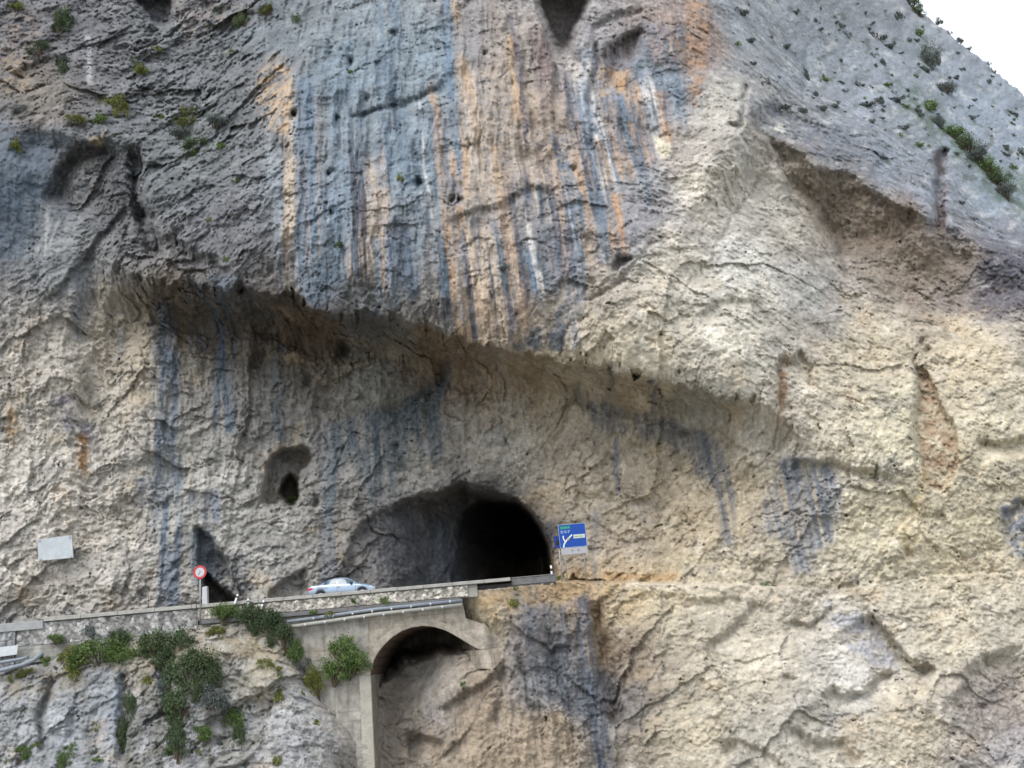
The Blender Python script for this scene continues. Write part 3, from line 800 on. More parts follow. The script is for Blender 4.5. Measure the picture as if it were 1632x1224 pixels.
# lower middle
patch([(832, 968), (900, 960), (935, 1000), (940, 1120), (975, 1190), (978, 1244), (955, 1244), (930, 1140), (880, 1120), (850, 1060), (836, 1020)], (98, 104, 118), .85, 10, .9, 'v', .6)
vband(915, 936, 950, 1244, (90, 98, 120), .8, 6, 40)
vband(946, 966, 955, 1150, (120, 98, 74), .8, 7, 22)
patch([(900, 950), (940, 945), (945, 965), (900, 965)], (126, 120, 134), .7, 7, 1, 'n')
patch([(655, 1060), (690, 1050), (722, 1080), (705, 1110), (660, 1105)], (180, 176, 170), .7, 9, .9, 'n')
patch([(675, 1110), (715, 1110), (700, 1200), (675, 1224)], (168, 164, 162), .6, 10, 1, 'v')
patch([(600, 1080), (640, 1080), (650, 1150), (610, 1180)], (122, 110, 98), .6, 12, 1, 'v')
patch([(625, 1158), (672, 1160), (668, 1176), (630, 1176)], (70, 58, 50), .6, 6, 1, 'n')
patch([(730, 1130), (830, 1120), (860, 1224), (740, 1244)], (184, 164, 138), .5, 14, 1, 'v')
patch([(745, 955), (850, 925), (1000, 925), (1000, 945), (850, 965), (790, 990)], (190, 160, 120), .7, 9, 1, 'n')
patch([(1000, 926), (1220, 930), (1220, 940), (1000, 942)], (216, 204, 184), .7, 4, .6)
patch([(960, 912), (1080, 915), (1080, 926), (960, 924)], (196, 156, 108), .6, 5, .6)
# lower left: pale blue-grey slabs with dry earth between
for pl in [[(140, 1070), (168, 1060), (160, 1130), (140, 1120)], [(168, 1064), (200, 1072), (190, 1200), (170, 1180)], [(245, 1062), (268, 1060), (270, 1110), (250, 1110)], [(370, 1045), (385, 1030), (390, 1080), (372, 1080)]]:
    patch(pl, (140, 150, 172), .8, 5, .6, 'v')
patch([(400, 1000), (460, 1000), (480, 1080), (420, 1090), (360, 1030)], (168, 150, 118), .5, 16, 1, 'n')
patch([(200, 1224), (210, 1120), (290, 1100), (300, 1224)], (96, 96, 84), .6, 16, 1.2, 'n')
patch([(0, 1075), (130, 1050), (140, 1100), (60, 1120), (0, 1110)], (128, 118, 98), .6, 14, 1.3, 'n')
patch([(210, 1035), (330, 1010), (400, 1000), (440, 1030), (360, 1060), (300, 1070), (230, 1080)], (134, 122, 98), .6, 14, 1.3, 'n')
patch([(330, 1100), (400, 1090), (440, 1160), (400, 1224), (320, 1224)], (132, 130, 116), .5, 16, 1.3, 'n')
for x_ in (68, 140, 204, 232, 246, 330, 352):
    patch([(x_ - 5, 1070), (x_ + 5, 1068), (x_ + 10, 1230), (x_ - 6, 1230)], (88, 90, 82), .55, 6, 1.2, 'v')
patch([(440, 1100), (500, 1110), (560, 1224), (450, 1224)], (176, 178, 184), .5, 16, 1, 'n')
patch([(1430, 130), (1475, 150), (1520, 195), (1580, 250), (1640, 300), (1640, 350), (1580, 310), (1530, 260), (1490, 220), (1440, 170)], (92, 110, 100), .85, 12, 1.5, 'n')
patch([(1450, 20), (1480, 60), (1500, 110), (1480, 130), (1455, 90)], (104, 120, 128), .5, 10, 1.2, 'n')
# lichen and earth flecks
mix((96, 100, 82), 0.35 * sstep(0.55, 0.95, fbm(XN / 0.9, ZN / 0.9, 4, 191, .6)) * sstep(0, 1, np.maximum(sstep(460, 340, PX) * sstep(460, 300, PY), sstep(560, 460, PX) * sstep(1000, 1040, PY))))
mix((92, 100, 96), 0.55 * sstep(0.35, 0.8, fbm(XN / 1.3, ZN / 1.0, 4, 195, .6)) * sstep(1160, 1260, PX) * sstep(1.0, 0.0, (PY - 190 - 0.4 * (PX - 1180)) / 60))

gray = (col @ np.array([0.3, 0.55, 0.15]))[..., None]
col = gray + (col - gray) * 0.86
blu = np.clip(col[..., 2] - col[..., 0], 0, None)
col[..., 1] += 0.16 * blu
col[..., 2] -= 0.10 * blu
col[..., 0] += 0.14 * blu
col = np.clip(col, 12, 245)
ALB = 0.80
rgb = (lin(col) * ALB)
# joints and pits: fresh darker stone
keep = (sk > 0)
J, I = PX.shape
idx = np.arange(J * I, dtype=np.int32).reshape(J, I)
Q = np.stack([idx[:-1, :-1], idx[1:, :-1], idx[1:, 1:], idx[:-1, 1:]], -1)
kq = keep[:-1, :-1] & keep[1:, :-1] & keep[1:, 1:] & keep[:-1, 1:]
Q = Q[kq]
used = np.zeros(J * I, bool)
used[Q.ravel()] = True
remap = np.cumsum(used) - 1
V = np.stack([VX, VY, VZ], -1).reshape(-1, 3)[used]
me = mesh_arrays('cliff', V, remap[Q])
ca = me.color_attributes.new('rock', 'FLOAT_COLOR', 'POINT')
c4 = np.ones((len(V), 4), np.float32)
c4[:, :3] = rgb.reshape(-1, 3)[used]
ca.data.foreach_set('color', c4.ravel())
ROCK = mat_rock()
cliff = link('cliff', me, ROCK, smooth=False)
tag(cliff, kind='structure')
del V, c4

# ------------------------------------------------------------------ ground far below, road
def sheet(name, pts, z, mat, kind='structure'):
    me = bpy.data.meshes.new(name)
    me.from_pydata([(x, y, z) for x, y in pts], [], [tuple(range(len(pts)))])
    o = link(name, me, mat)
    tag(o, kind=kind)
    return o

sheet('ground', [(-900, -900), (900, -900), (900, 900), (-900, 900)], -34, mat_simple('gravel_bed', (.20, .20, .17), .95, noise=.35, nscale=.15))

class MB:
    def __init__(s):
        s.v, s.f = [], []
    def box(s, x0, x1, y0, y1, z0, z1):
        b = len(s.v)
        s.v += [(x, y, z) for z in (z0, z1) for x, y in ((x0, y0), (x1, y0), (x1, y1), (x0, y1))]
        s.f += [tuple(b + i for i in q) for q in ((3, 2, 1, 0), (4, 5, 6, 7), (0, 1, 5, 4), (1, 2, 6, 5), (2, 3, 7, 6), (3, 0, 4, 7))]
        return s
    def tube(s, pts, r, n=10, cap=True):
        pts = [Vector(p) for p in pts]
        b = len(s.v)
        rr = r if isinstance(r, (list, tuple)) else [r] * len(pts)
        for i, p in enumerate(pts):
            d = (pts[min(i + 1, len(pts) - 1)] - pts[max(i - 1, 0)]).normalized()
            a = d.cross(Vector((0, 0, 1)) if abs(d.z) < .9 else Vector((0, 1, 0))).normalized()
            c = d.cross(a)
            for k in range(n):
                t = 2 * math.pi * k / n
                s.v.append(tuple(p + rr[i] * (math.cos(t) * a + math.sin(t) * c)))
        for i in range(len(pts) - 1):
            for k in range(n):
                k2 = (k + 1) % n
                s.f.append((b + i * n + k, b + i * n + k2, b + (i + 1) * n + k2, b + (i + 1) * n + k))
        if cap:
            s.f.append(tuple(b + k for k in range(n))[::-1])
            s.f.append(tuple(b + (len(pts) - 1) * n + k for k in range(n)))
        return s
    def prism(s, outline, y0, y1):
        """outline in (x, z), extruded along y"""
        b, n = len(s.v), len(outline)
        s.v += [(x, y0, z) for x, z in outline] + [(x, y1, z) for x, z in outline]
        s.f.append(tuple(range(b, b + n)))
        s.f.append(tuple(range(b + 2 * n - 1, b + n - 1, -1)))
        for i in range(n):
            j = (i + 1) % n
            s.f.append((b + i, b + n + i, b + n + j, b + j))
        return s
    def build(s, name, mat, parent=None, smooth=False, bevel=0):
        me = bpy.data.meshes.new(name)
        me.from_pydata(s.v, [], s.f)
        bm = bmesh.new()
        bm.from_mesh(me)
        bmesh.ops.recalc_face_normals(bm, faces=bm.faces)
        if bevel:
            bmesh.ops.bevel(bm, geom=list(bm.edges), offset=bevel, segments=2, affect='EDGES', profile=.5)
        bm.to_mesh(me)
        bm.free()
        return link(name, me, mat, parent, smooth)

M_ASPH = mat_simple('asphalt', (.055, .055, .058), .9, noise=.3, nscale=1.5, bump=.02)
M_CONC = mat_simple('weathered_concrete', (.30, .29, .265), .9, noise=.28, nscale=1.6, bump=.05, bscale=9)
M_COPE = mat_simple('pale_concrete', (.33, .325, .305), .9, noise=.25, nscale=2.2, bump=.04, bscale=12)
M_DARKC = mat_simple('dark_concrete', (.14, .14, .145), .9, noise=.3, nscale=2.0, bump=.04, bscale=12)
M_STEEL = mat_simple('galvanised_steel', (.36, .38, .40), .5, .5, noise=.15, nscale=6)
M_WHITE = mat_simple('white_paint', (.72, .74, .76), .55, noise=.08, nscale=5)

RZ = -0.62
road = MB()
road.box(-62, 1.7, 66.32, 76.5, RZ - .3, RZ)
road.box(-4.2, 3.0, 76.5, 106, RZ - .3, RZ)
r_ = road.build('road', M_ASPH)
tag(r_, kind='structure')
M_LINE = mat_simple('road_paint', (.6, .6, .58), .8, noise=.25, nscale=6)
ln = MB()
ln.box(-60, 1.6, 66.95, 67.07, RZ + .004, RZ + .008)
for i in range(16):
    ln.box(-58 + i * 3.8, -56 + i * 3.8, 69.9, 70.02, RZ + .004, RZ + .008)
tag(ln.build('road_marking', M_LINE), kind='structure')

# ------------------------------------------------------------------ walls and the arch
def shade_grid(name, Xg, Yg, Zg, colr, parent, mask=None):
    """a worked surface: grid of points with its own stone colours"""
    J, I = Xg.shape
    idx = np.arange(J * I).reshape(J, I)
    Q = np.stack([idx[:-1, :-1], idx[:-1, 1:], idx[1:, 1:], idx[1:, :-1]], -1)
    Q = Q.reshape(-1, 4) if mask is None else Q[mask]
    me = mesh_arrays(name, np.stack([Xg, Yg, Zg], -1).reshape(-1, 3), Q)
    ca = me.color_attributes.new('rock', 'FLOAT_COLOR', 'POINT')
    c4 = np.ones((J * I, 4), np.float32)
    g_ = (colr @ np.array([.3, .55, .15]))[..., None]
    c4[:, :3] = (lin(np.clip(g_ + (colr - g_) * .75, 10, 240)) * ALB).reshape(-1, 3)
    ca.data.foreach_set('color', c4.ravel())
    return link(name, me, ROCK, parent)

def rubble(name, x0, x1, z0, z1, Y, parent, sx=.42, sz=.34, tone=(168, 164, 156), seed=300, back=.35, lean=.25):
    xs, zs = np.arange(x0, x1 + .001, .07), np.linspace(z0, z1, max(4, int((z1 - z0) / .06)))
    X, Z = np.meshgrid(xs, zs)
    wX = X + .12 * fbm(X / .8, Z / .8, 3, seed) + lean * Z
    wZ = Z + .12 * fbm(X / .8 + 5, Z / .8, 3, seed + 3)
    f, e = facets(wX / sx, wZ / sz, seed + 7, .5)
    joint = np.exp(-(e / .10) ** 2)
    Yd = Y - .05 * (1 - joint) - .07 * f - .03 * fbm(X / .2, Z / .2, 3, seed + 9)
    edge = (np.arange(len(zs)) == 0) | (np.arange(len(zs)) == len(zs) - 1)
    Yd[edge] = Y + back
    c = np.ones(X.shape + (3,)) * np.array(tone, float)
    c = c * (1 + .35 * f + .10 * fbm(X / .5, Z / .5, 4, seed + 12))[..., None]
    c = c * (1 - .28 * joint)[..., None]
    st = np.clip(fbm(X / 2.2, Z / 3, 4, seed + 15), 0, 1)[..., None]
    c = c * (1 - .35 * st) + np.array([120, 118, 112.]) * .35 * st
    return shade_grid(name, X, Yd, Z, c, parent)

def concrete(name, X, Z, Y, parent, tone=(164, 160, 150), seed=400, amp=.05, mask=None):
    Yd = Y - amp * fbm(X / 1.3, Z / 1.3, 5, seed)
    c = np.ones(X.shape + (3,)) * np.array(tone, float)
    c = c * (1 + .08 * fbm(X / 1.5, Z / 1.2, 5, seed + 3, .6))[..., None]
    v = np.clip(fbm(X / .5, Z / 4.5, 4, seed + 8, .6), -1, 1)
    k = (.45 * sstep(.15, .8, v))[..., None]
    c = c * (1 - k) + np.array([112, 108, 100.]) * k
    k = (.45 * sstep(.2, .8, -v))[..., None]
    c = c * (1 - k) + np.array([206, 202, 192.]) * k
    k = (.4 * sstep(.2, .8, fbm(X / 2.5, Z / 1.6, 4, seed + 13)))[..., None]
    c = c * (1 - k) + np.array([160, 144, 122.]) * k
    # shutter-board lines
    c = c * (1 - .10 * (np.abs((Z / .55) % 1 - .5) > .46))[..., None]
    return shade_grid(name, X, Yd, Z, c, parent, mask)

# the arch bridge carrying the road
br = empty('arch_bridge', (-10.5, 66.0, -12))
tag(br, 'pale concrete arch bridge under the road with a dark half-round opening', 'bridge')
def P(o, parent):
    o.location = -Vector(parent.location)
    return o
arch_px = [(590, 1076), (592, 1064), (597, 1050), (604, 1038), (614, 1026), (626, 1015), (640, 1006), (656, 1000), (674, 997.5), (692, 999), (708, 1004), (724, 1012), (740, 1022), (752, 1029), (763, 1035)]
arch = [at(x, y, 66) for x, y in arch_px]
ax_, az_ = [p.x for p in arch], [p.z for p in arch]
PX0, PX1 = ax_[0], ax_[-1]
TOPZ = -1.56
# spandrel: columns from the arch curve to the top; to the right its ragged end dies into the rock
RX = [PX1, at(780, 1035, 66).x, at(800, 1035, 66).x, at(817, 1036, 66).x]
tx = np.array([PX0, at(738, 965, 66).x, at(742, 985, 66).x, at(775, 996, 66).x, at(800, 1010, 66).x, at(815, 1030, 66).x])
tz = np.array([TOPZ, TOPZ, at(742, 985, 66).z, at(775, 996, 66).z, at(800, 1010, 66).z, at(815, 1030, 66).z])
cx_ = np.concatenate([np.linspace(PX0, PX0 + .5, 8, endpoint=False), np.linspace(PX0 + .5, RX[-1], 120)])
bot = np.where(cx_ <= PX1, np.interp(cx_, ax_, az_), az_[-1])
top_ = np.maximum(np.interp(cx_, tx, tz) + .22 * fbm(cx_ / .6, cx_ * 0, 4, 482) * (cx_ > PX1 + .3), bot + .02)
vv = np.linspace(0, 1, 60)[:, None]
Xs = np.repeat(cx_[None], 60, 0)
Zs = bot[None] * (1 - vv) + top_[None] * vv
def bury(o, w):
    va = np.empty(len(o.data.vertices) * 3, np.float32)
    o.data.vertices.foreach_get('co', va)
    va = va.reshape(-1, 3)
    va[:, 1] += w.ravel().astype(np.float32)
    o.data.vertices.foreach_set('co', va.ravel())
    o.data.update()
so = concrete('spandrel_wall', Xs, Zs, 66.0, br, (168, 158, 142), 400, .05)
xr0, xr1 = at(772, 1030, 66).x, at(817, 1030, 66).x
bury(so, .75 * sstep(xr0, xr1, Xs) + .45 * sstep(.55, 1, vv * np.ones(Xs.shape)) * sstep(at(742, 980, 66).x, at(756, 980, 66).x, Xs))
P(so, br)
# barrel underside
tt = np.linspace(0, 1, 90)
L = np.linspace(0, len(arch) - 1, 90)
bx = np.interp(L, range(len(arch)), ax_)
bz = np.interp(L, range(len(arch)), az_)
yy = np.linspace(66.0, 74.0, 40)[:, None]
Xb, Zb = np.repeat(bx[None], 40, 0), np.repeat(bz[None], 40, 0)
Yb = np.repeat(yy, 90, 1)
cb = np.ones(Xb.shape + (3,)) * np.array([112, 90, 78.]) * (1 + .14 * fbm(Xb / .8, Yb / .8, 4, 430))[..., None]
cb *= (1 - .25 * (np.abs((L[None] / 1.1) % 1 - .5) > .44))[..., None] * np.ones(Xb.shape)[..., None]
P(shade_grid('arch_barrel', Xb, Yb, Zb, cb, br), br)
# arch ring: a band of paler blocks round the opening, standing 6 cm proud
ring_o = []
for i, p in enumerate(arch):
    a, b = arch[max(i - 1, 0)], arch[min(i + 1, len(arch) - 1)]
    n_ = Vector((-(b.z - a.z), 0, (b.x - a.x))).normalized()
    ring_o.append(p + n_ * .42)
ro_x, ro_z = np.array([p.x for p in ring_o]), np.array([p.z for p in ring_o])
ox, oz = np.interp(L, range(len(arch)), ro_x), np.interp(L, range(len(arch)), ro_z)
w9 = np.linspace(0, 1, 10)[:, None]
Xr, Zr = bx[None] * (1 - w9) + ox[None] * w9, bz[None] * (1 - w9) + oz[None] * w9
Yr = np.full(Xr.shape, 65.975)
Yr[-1] = 66.03
Xr = np.vstack([bx[None], Xr]); Zr = np.vstack([bz[None], Zr]); Yr = np.vstack([np.full((1, 90), 66.2), Yr])
cr = np.ones(Xr.shape + (3,)) * np.array([168, 159, 144.]) * (1 + .09 * fbm(Xr / .5, Zr / .5, 4, 440))[..., None]
P(shade_grid('arch_ring', Xr, Yr, Zr, cr, br), br)
# pier and the wall left of it
xs = np.linspace(-21.5, PX0, 150)
zs = np.linspace(-17, TOPZ, 190)
Xp, Zp = np.meshgrid(xs, zs)
P(concrete('pier_wall', Xp, Zp, 66.02, br, (168, 164, 154), 450, .05), br)
yy = np.linspace(66.0, 72, 30)
Yq, Zq = np.meshgrid(yy, np.linspace(-17, az_[0], 100))
c_ = np.ones(Yq.shape + (3,)) * np.array([150, 140, 124.]) * (1 + .1 * fbm(Yq, Zq / 2, 4, 460))[..., None]
P(shade_grid('pier_side', np.full(Yq.shape, PX0) , Yq, Zq, c_, br), br)
q = MB(); q.box(PX0 - .7, PX0 + .02, 65.985, 66.3, -17, az_[0] - .02)
P(q.build('pier_quoin', mat_simple('quoin_stone', (.37, .355, .31), .9, noise=.25, nscale=1.2, bump=.05, bscale=7), br, bevel=.02), br)
xa = np.linspace(at(702, 1036, 66).x, at(818, 1036, 66).x, 110)
lowx = [at(x, y, 66).x for x, y in ((702, 1044), (722, 1056), (742, 1063), (765, 1066), (786, 1068), (798, 1056), (808, 1046), (818, 1038))]
lowz = [at(x, y, 66).z for x, y in ((702, 1044), (722, 1056), (742, 1063), (765, 1066), (786, 1068), (798, 1056), (808, 1046), (818, 1038))]
lz = np.minimum(np.interp(xa, lowx, lowz) + .10 * fbm(xa / .5, xa * 0, 3, 481), az_[-1] - .05)
v5 = np.linspace(0, 1, 40)[:, None]
Xa = np.repeat(xa[None], 40, 0)
Za = lz[None] * (1 - v5) + (az_[-1] - .01) * v5
oa = concrete('abutment', Xa, Za, 66.04, br, (180, 166, 146), 480, .03)
va = np.empty(len(oa.data.vertices) * 3, np.float32)
oa.data.vertices.foreach_get('co', va)
va = va.reshape(-1, 3)
va[:, 1] += (6.5 * sstep(3.5, 6.3, -va[:, 0]) + .75 * sstep(xr0 + .3, xr1, va[:, 0])).astype(np.float32)
bed = np.zeros((40, 110), bool); bed[0] = True
va[bed.ravel(), 1] += .5
oa.data.vertices.foreach_set('co', va.ravel())
P(oa, br)
q = MB(); q.box(-21.3, at(735, 955, 66).x, 65.72, 66.3, -1.55, -1.30)
P(q.build('string_course', M_DARKC, br, bevel=.03), br)
q = MB(); q.box(-21.3, -4.6, 66.25, 74.5, -1.5, RZ - .31)
P(q.build('deck', M_CONC, br), br)

pw = empty('parapet_wall', (-10, 66, RZ))
tag(pw, 'low pale rubble parapet with concrete coping beside the silver car', 'wall')
P(rubble('stone_face', -21.5, at(745, 930, 66).x, -1.31, -.49, 65.95, pw, .26, .26, (196, 190, 178), 300), pw)
q = MB(); q.box(-21.5, at(760, 930, 66).x, 66.0, 66.24, -1.3, -.5)
P(q.build('wall_core', M_CONC, pw), pw)
q = MB(); x = -21.5
rnd = random.Random(5)
while x < -1.2:
    w = 1.6 + rnd.random() * .5
    q.box(x, min(x + w - .02, -1.2), 65.78 + rnd.random() * .03, 66.26, -.5, -.29 + rnd.random() * .02)
    x += w
P(q.build('coping', M_COPE, pw, bevel=.02), pw)
kb = empty('tunnel_kerb', (0, 66.4, RZ))
tag(kb, 'dark grey low kerb wall at the foot of the tunnel mouth', 'kerb')
q = MB(); q.box(-1.15, 1.75, 66.3, 66.6, -.78, -.32)
P(q.build('kerb_stone', M_DARKC, kb, bevel=.03), kb)
q = MB(); q.box(-1.15, 1.7, 66.26, 66.64, -.32, -.27)
P(q.build('kerb_cap', mat_simple('kerb_cap', (.2, .2, .2), .9, noise=.2), kb, bevel=.01), kb)

rw = empty('retaining_wall', (-30, 66, -1.6))
tag(rw, 'long grey rubble retaining wall with pale coping below the white plaque', 'wall')
P(rubble('stone_face', at(28, 1010, 66).x, -21.5, -2.0, -.49, 65.96, rw, .30, .42, (170, 170, 168), 330, lean=.45), rw)
P(rubble('stone_pier', -62, at(28, 1010, 66).x, -3.4, -.8, 65.85, rw, .4, .4, (164, 168, 174), 350), rw)
xs = np.arange(at(28, 1010, 66).x, -21.4, .12)
Xf, Zf = np.meshgrid(xs, np.linspace(-3.0, -1.95, 14))
P(concrete('footing', Xf, Zf, 65.88, rw, (150, 152, 146), 470, .03), rw)
q = MB(); x = at(72, 990, 66).x
while x < -21.52:
    w = min(2.4, -21.52 - x)
    q.box(x, x + w - .02, 65.76, 66.26, -.5, -.26 + rnd.random() * .015)
    x += w
P(q.build('coping', M_COPE, rw, bevel=.02), rw)
q = MB(); q.box(-62, at(72, 990, 66).x - .02, 65.72, 66.26, -.95, -.42)
P(q.build('plain_coping', mat_simple('grey_coping', (.30, .31, .32), .9, noise=.2, nscale=2), rw, bevel=.03), rw)
q = MB(); q.box(-62, -21.5, 66.0, 66.24, -3, -.52)
P(q.build('wall_core', M_CONC, rw), rw)

# ------------------------------------------------------------------ pipes
def pipe(pts, r, label, mat, collars):
    e = empty('conduit_pipe', pts[0])
    tag(e, label, 'pipe', 'pipes fixed along the wall under the road')
    q = MB().tube(pts, r, 10)
    P(q.build('tube', mat, e, smooth=True), e)
    for t in collars:
        p = Vector(pts[0]).lerp(Vector(pts[-1]), t)
        d = (Vector(pts[-1]) - Vector(pts[0])).normalized()
        q = MB().tube([p - d * .05, p + d * .05], r * 1.18, 10)
        P(q.build('collar', M_STEEL, e), e)
M_PIPE = mat_simple('pipe_grey', (.30, .30, .28), .7, noise=.2, nscale=3)
M_PIPE2 = mat_simple('pipe_blue_grey', (.20, .23, .27), .6, noise=.2, nscale=3)
pipe([at(456, 1000, 65.6), at(600, 979, 65.6), at(736, 964, 65.6)], .12, 'lower pale grey pipe along the arch bridge, just above the opening', M_PIPE, [i / 9 for i in range(1, 9)])
pipe([at(458, 991, 65.7), at(600, 971, 65.7), at(737, 957, 65.7)], .11, 'upper blue-grey pipe along the arch bridge, right under the dark ledge', M_PIPE2, [i / 9 + .04 for i in range(1, 9)])
pipe([at(-140, 1092, 64.6), at(0, 1069, 64.6), at(38, 1059, 64.6), at(54, 1052, 64.6), at(68, 1040, 64.8)], .13, 'bent blue-grey pipe at the left edge, lower one below the white plate', M_PIPE2, [.3, .6])
pipe([at(-140, 1078, 64.7), at(0, 1056, 64.7), at(36, 1050, 64.7), at(46, 1046, 64.9)], .11, 'short blue-grey pipe at the left edge, upper one below the white plate', M_PIPE2, [.35, .7])

# ------------------------------------------------------------------ plates and signs
def panel(name, label, cat, c00, c10, c11, c01, mat, th=.03, bolts=True):
    pts = [c00, c10, c11, c01]
    cen = sum(pts, Vector()) / 4
    e = empty(name, cen)
    tag(e, label, cat)
    n = (c10 - c00).cross(c01 - c00).normalized()
    if n.y > 0: n = -n
    me = bpy.data.meshes.new('plate')
    V = [tuple(p - cen + n * th / 2) for p in pts] + [tuple(p - cen - n * th / 2) for p in pts]
    me.from_pydata(V, [], [(0, 1, 2, 3), (7, 6, 5, 4), (0, 4, 5, 1), (1, 5, 6, 2), (2, 6, 7, 3), (3, 7, 4, 0)])
    link('plate', me, mat, e)
    if bolts:
        for p in pts:
            b = (p - cen) * .88
            q = MB().tube([b + n * (th / 2 - .01), b + n * (th / 2 + .05)], .07, 8)
            q.build('bolt', M_STEEL, e)
    return e, n, cen
ys = float(surf(88, 874).y) - .9
panel('plaque', 'pale blue-white rectangular plaque bolted to the rock wall at left', 'plaque', at(62, 894, ys), at(117, 889, ys), at(115, 853, ys), at(60, 860, ys),
      mat_simple('plaque_stone', (.42, .46, .49), .7, noise=.22, nscale=1.2), .12)
panel('white_board', 'blank white board on the wall below the road at the left edge', 'board', at(-40, 1052, 65.5), at(27, 1043, 65.5), at(29, 1028, 65.5), at(-40, 1036, 65.5), mat_simple('board_white', (.50, .53, .56), .6, noise=.12, nscale=3), .06, False)

# round sign
rs = empty('round_sign', at(321, 985, 65.7))
tag(rs, 'round traffic sign with red rim and white face on a thin grey pole', 'traffic sign')
c = at(319, 912, 65.7)
base = at(321, 986, 65.7)
P(MB().tube([(c.x, 65.7, base.z - .3), (c.x, 65.7, c.z + .35)], .04, 8).build('pole', M_STEEL, rs, smooth=True), rs)
def disc(r0, r1, y, th=.02, n=36):
    q = MB()
    b = 0
    for k in range(n):
        t = 2 * math.pi * k / n
        for r in (r0, r1):
            for yy_ in (y, y + th):
                q.v.append((c.x + r * math.cos(t), yy_, c.z + r * math.sin(t)))
    for k in range(n):
        a, b = 4 * k, 4 * ((k + 1) % n)
        q.f += [(a, a + 2, b + 2, b), (a + 1, b + 1, b + 3, a + 3), (a + 2, a + 3, b + 3, b + 2)]
        if r0 > 0: q.f.append((a, b, b + 1, a + 1))
    return q
P(disc(.30, .44, 65.63).build('red_rim', mat_simple('sign_red', (.42, .05, .06), .5), rs), rs)
P(MB().tube([(c.x, 65.636, c.z), (c.x, 65.66, c.z)], .31, 36).build('face', mat_simple('sign_face', (.48, .48, .52), .5, noise=.06, nscale=8), rs), rs)
q = MB()
for t0, t1 in (((-.10, -.14), (.02, .02)), ((.02, .02), (-.02, .12))):
    q.tube([(c.x + t0[0], 65.632, c.z + t0[1]), (c.x + t1[0], 65.632, c.z + t1[1])], .03, 6)
P(q.build('symbol', mat_simple('sign_grey', (.28, .28, .32), .6), rs), rs)
# short block beside it
sb = empty('concrete_block', at(327, 960, 66.9))
tag(sb, 'small upright off-white concrete block beside the round sign pole', 'block')
a0, a1 = at(323, 956, 66.9), at(332, 956, 66.9)
q = MB().prism([(a0.x, RZ), (a1.x, RZ), (a1.x - .05, a0.z + .86), (a0.x + .02, a0.z + .80)], 66.75, 67.1)
P(q.build('block_body', mat_simple('block_white', (.50, .51, .53), .8, noise=.15, nscale=4), sb, bevel=.02), sb)
q = MB().box(a0.x - .04, a1.x + .04, 66.7, 67.15, RZ, RZ + .12)
P(q.build('block_foot', M_CONC, sb), sb)

# delineator posts
def delin(p, h, label, tilt=0, red=True):
    e = empty('delineator_post', p)
    e.rotation_euler = (0, tilt, 0)
    tag(e, label, 'road post', 'white posts along the road')
    MB().box(-.06, .06, -.04, .04, 0, h).build('post', M_WHITE, e, bevel=.01)
    MB().box(-.063, .063, -.043, .043, h * .62, h * .80).build('band', mat_simple('black_band', (.03, .03, .03), .5), e)
delin(at(374, 962, 65.66) - Vector((0, 0, .0)), .62, 'leaning white marker post on the parapet nearest the round sign', .35)
delin(at(395, 969, 65.62), .58, 'thin white marker post above the dark green bushes', .05)
delin(at(415, 972, 65.62), .62, 'leaning white marker post on the wall left of the silver car', .38)
delin(Vector((at(879, 912, 67.2).x, 67.2, RZ)), .98, 'white marker post at the right foot of the tunnel mouth', 0)

# blue direction sign
bs = empty('direction_sign', (at(911, 920, 67.4).x, 67.4, -.5))
tag(bs, 'large blue direction sign with white panel below, right of the tunnel mouth', 'road sign')
Yb_ = 67.3
A, B, C_, D_ = at(893, 874, Yb_), at(936, 870, Yb_), at(932, 833, Yb_), at(889, 837, Yb_)
sx0, sx1 = (A.x + D_.x) / 2, (B.x + C_.x) / 2
sz0, sz1 = (A.z + B.z) / 2, (C_.z + D_.z) / 2
w_, h_ = sx1 - sx0, sz1 - sz0
def SB(u0, u1, v0, v1, y, th=.02):
    return MB().box(sx0 + w_ * u0, sx0 + w_ * u1, y, y + th, sz0 + h_ * v0, sz0 + h_ * v1)
BLUE = mat_simple('sign_blue', (.006, .055, .30), .45, noise=.08, nscale=3)
P(SB(0, 1, 0, 1, Yb_, .04).build('panel', BLUE, bs), bs)
fr = MB()
for u in ((0, .012, 0, 1), (.988, 1, 0, 1), (.012, .988, 0, .014), (.012, .988, .986, 1)):
    fr.v and None
    fr.box(sx0 + w_ * u[0], sx0 + w_ * u[1], Yb_ - .012, Yb_, sz0 + h_ * u[2], sz0 + h_ * u[3])
P(fr.build('border', mat_simple('sign_border', (.30, .42, .62), .5), bs), bs)
GREEN = mat_simple('sign_green', (.015, .20, .15), .5)
P(SB(.06, .44, .80, .93, Yb_ - .010, .009).build('green_strip', GREEN, bs), bs)
def scribble(u0, u1, v0, v1, y, seed, mat):
    """illegible small lettering: words of short strokes"""
    rr = random.Random(seed)
    u = u0
    while u < u1 - .05:
        q = MB()
        ue = min(u + .09 + rr.random() * .08, u1)
        x0, x1 = sx0 + w_ * u, sx0 + w_ * ue
        z0, z1 = sz0 + h_ * v0, sz0 + h_ * v1
        q.box(x0, x1, y, y + .004, z0, z0 + .012)
        x = x0
        while x < x1 - .02:
            q.box(x, x + .012, y - .002, y + .004, z0 - .001, z0 + (z1 - z0) * rr.choice((.6, 1, 1)))
            x += .026
        P(q.build('lettering', mat, bs), bs)
        u = ue + .03
LTX = mat_simple('sign_lettering', (.42, .55, .78), .5)
scribble(.08, .42, .835, .895, Yb_ - .015, 1, mat_simple('sign_green_text', (.10, .42, .36), .5))
for i, (u1, v) in enumerate(((.42, .70), (.40, .635))):
    scribble(.07, u1, v, v + .045, Yb_ - .006, 3 + i, LTX)
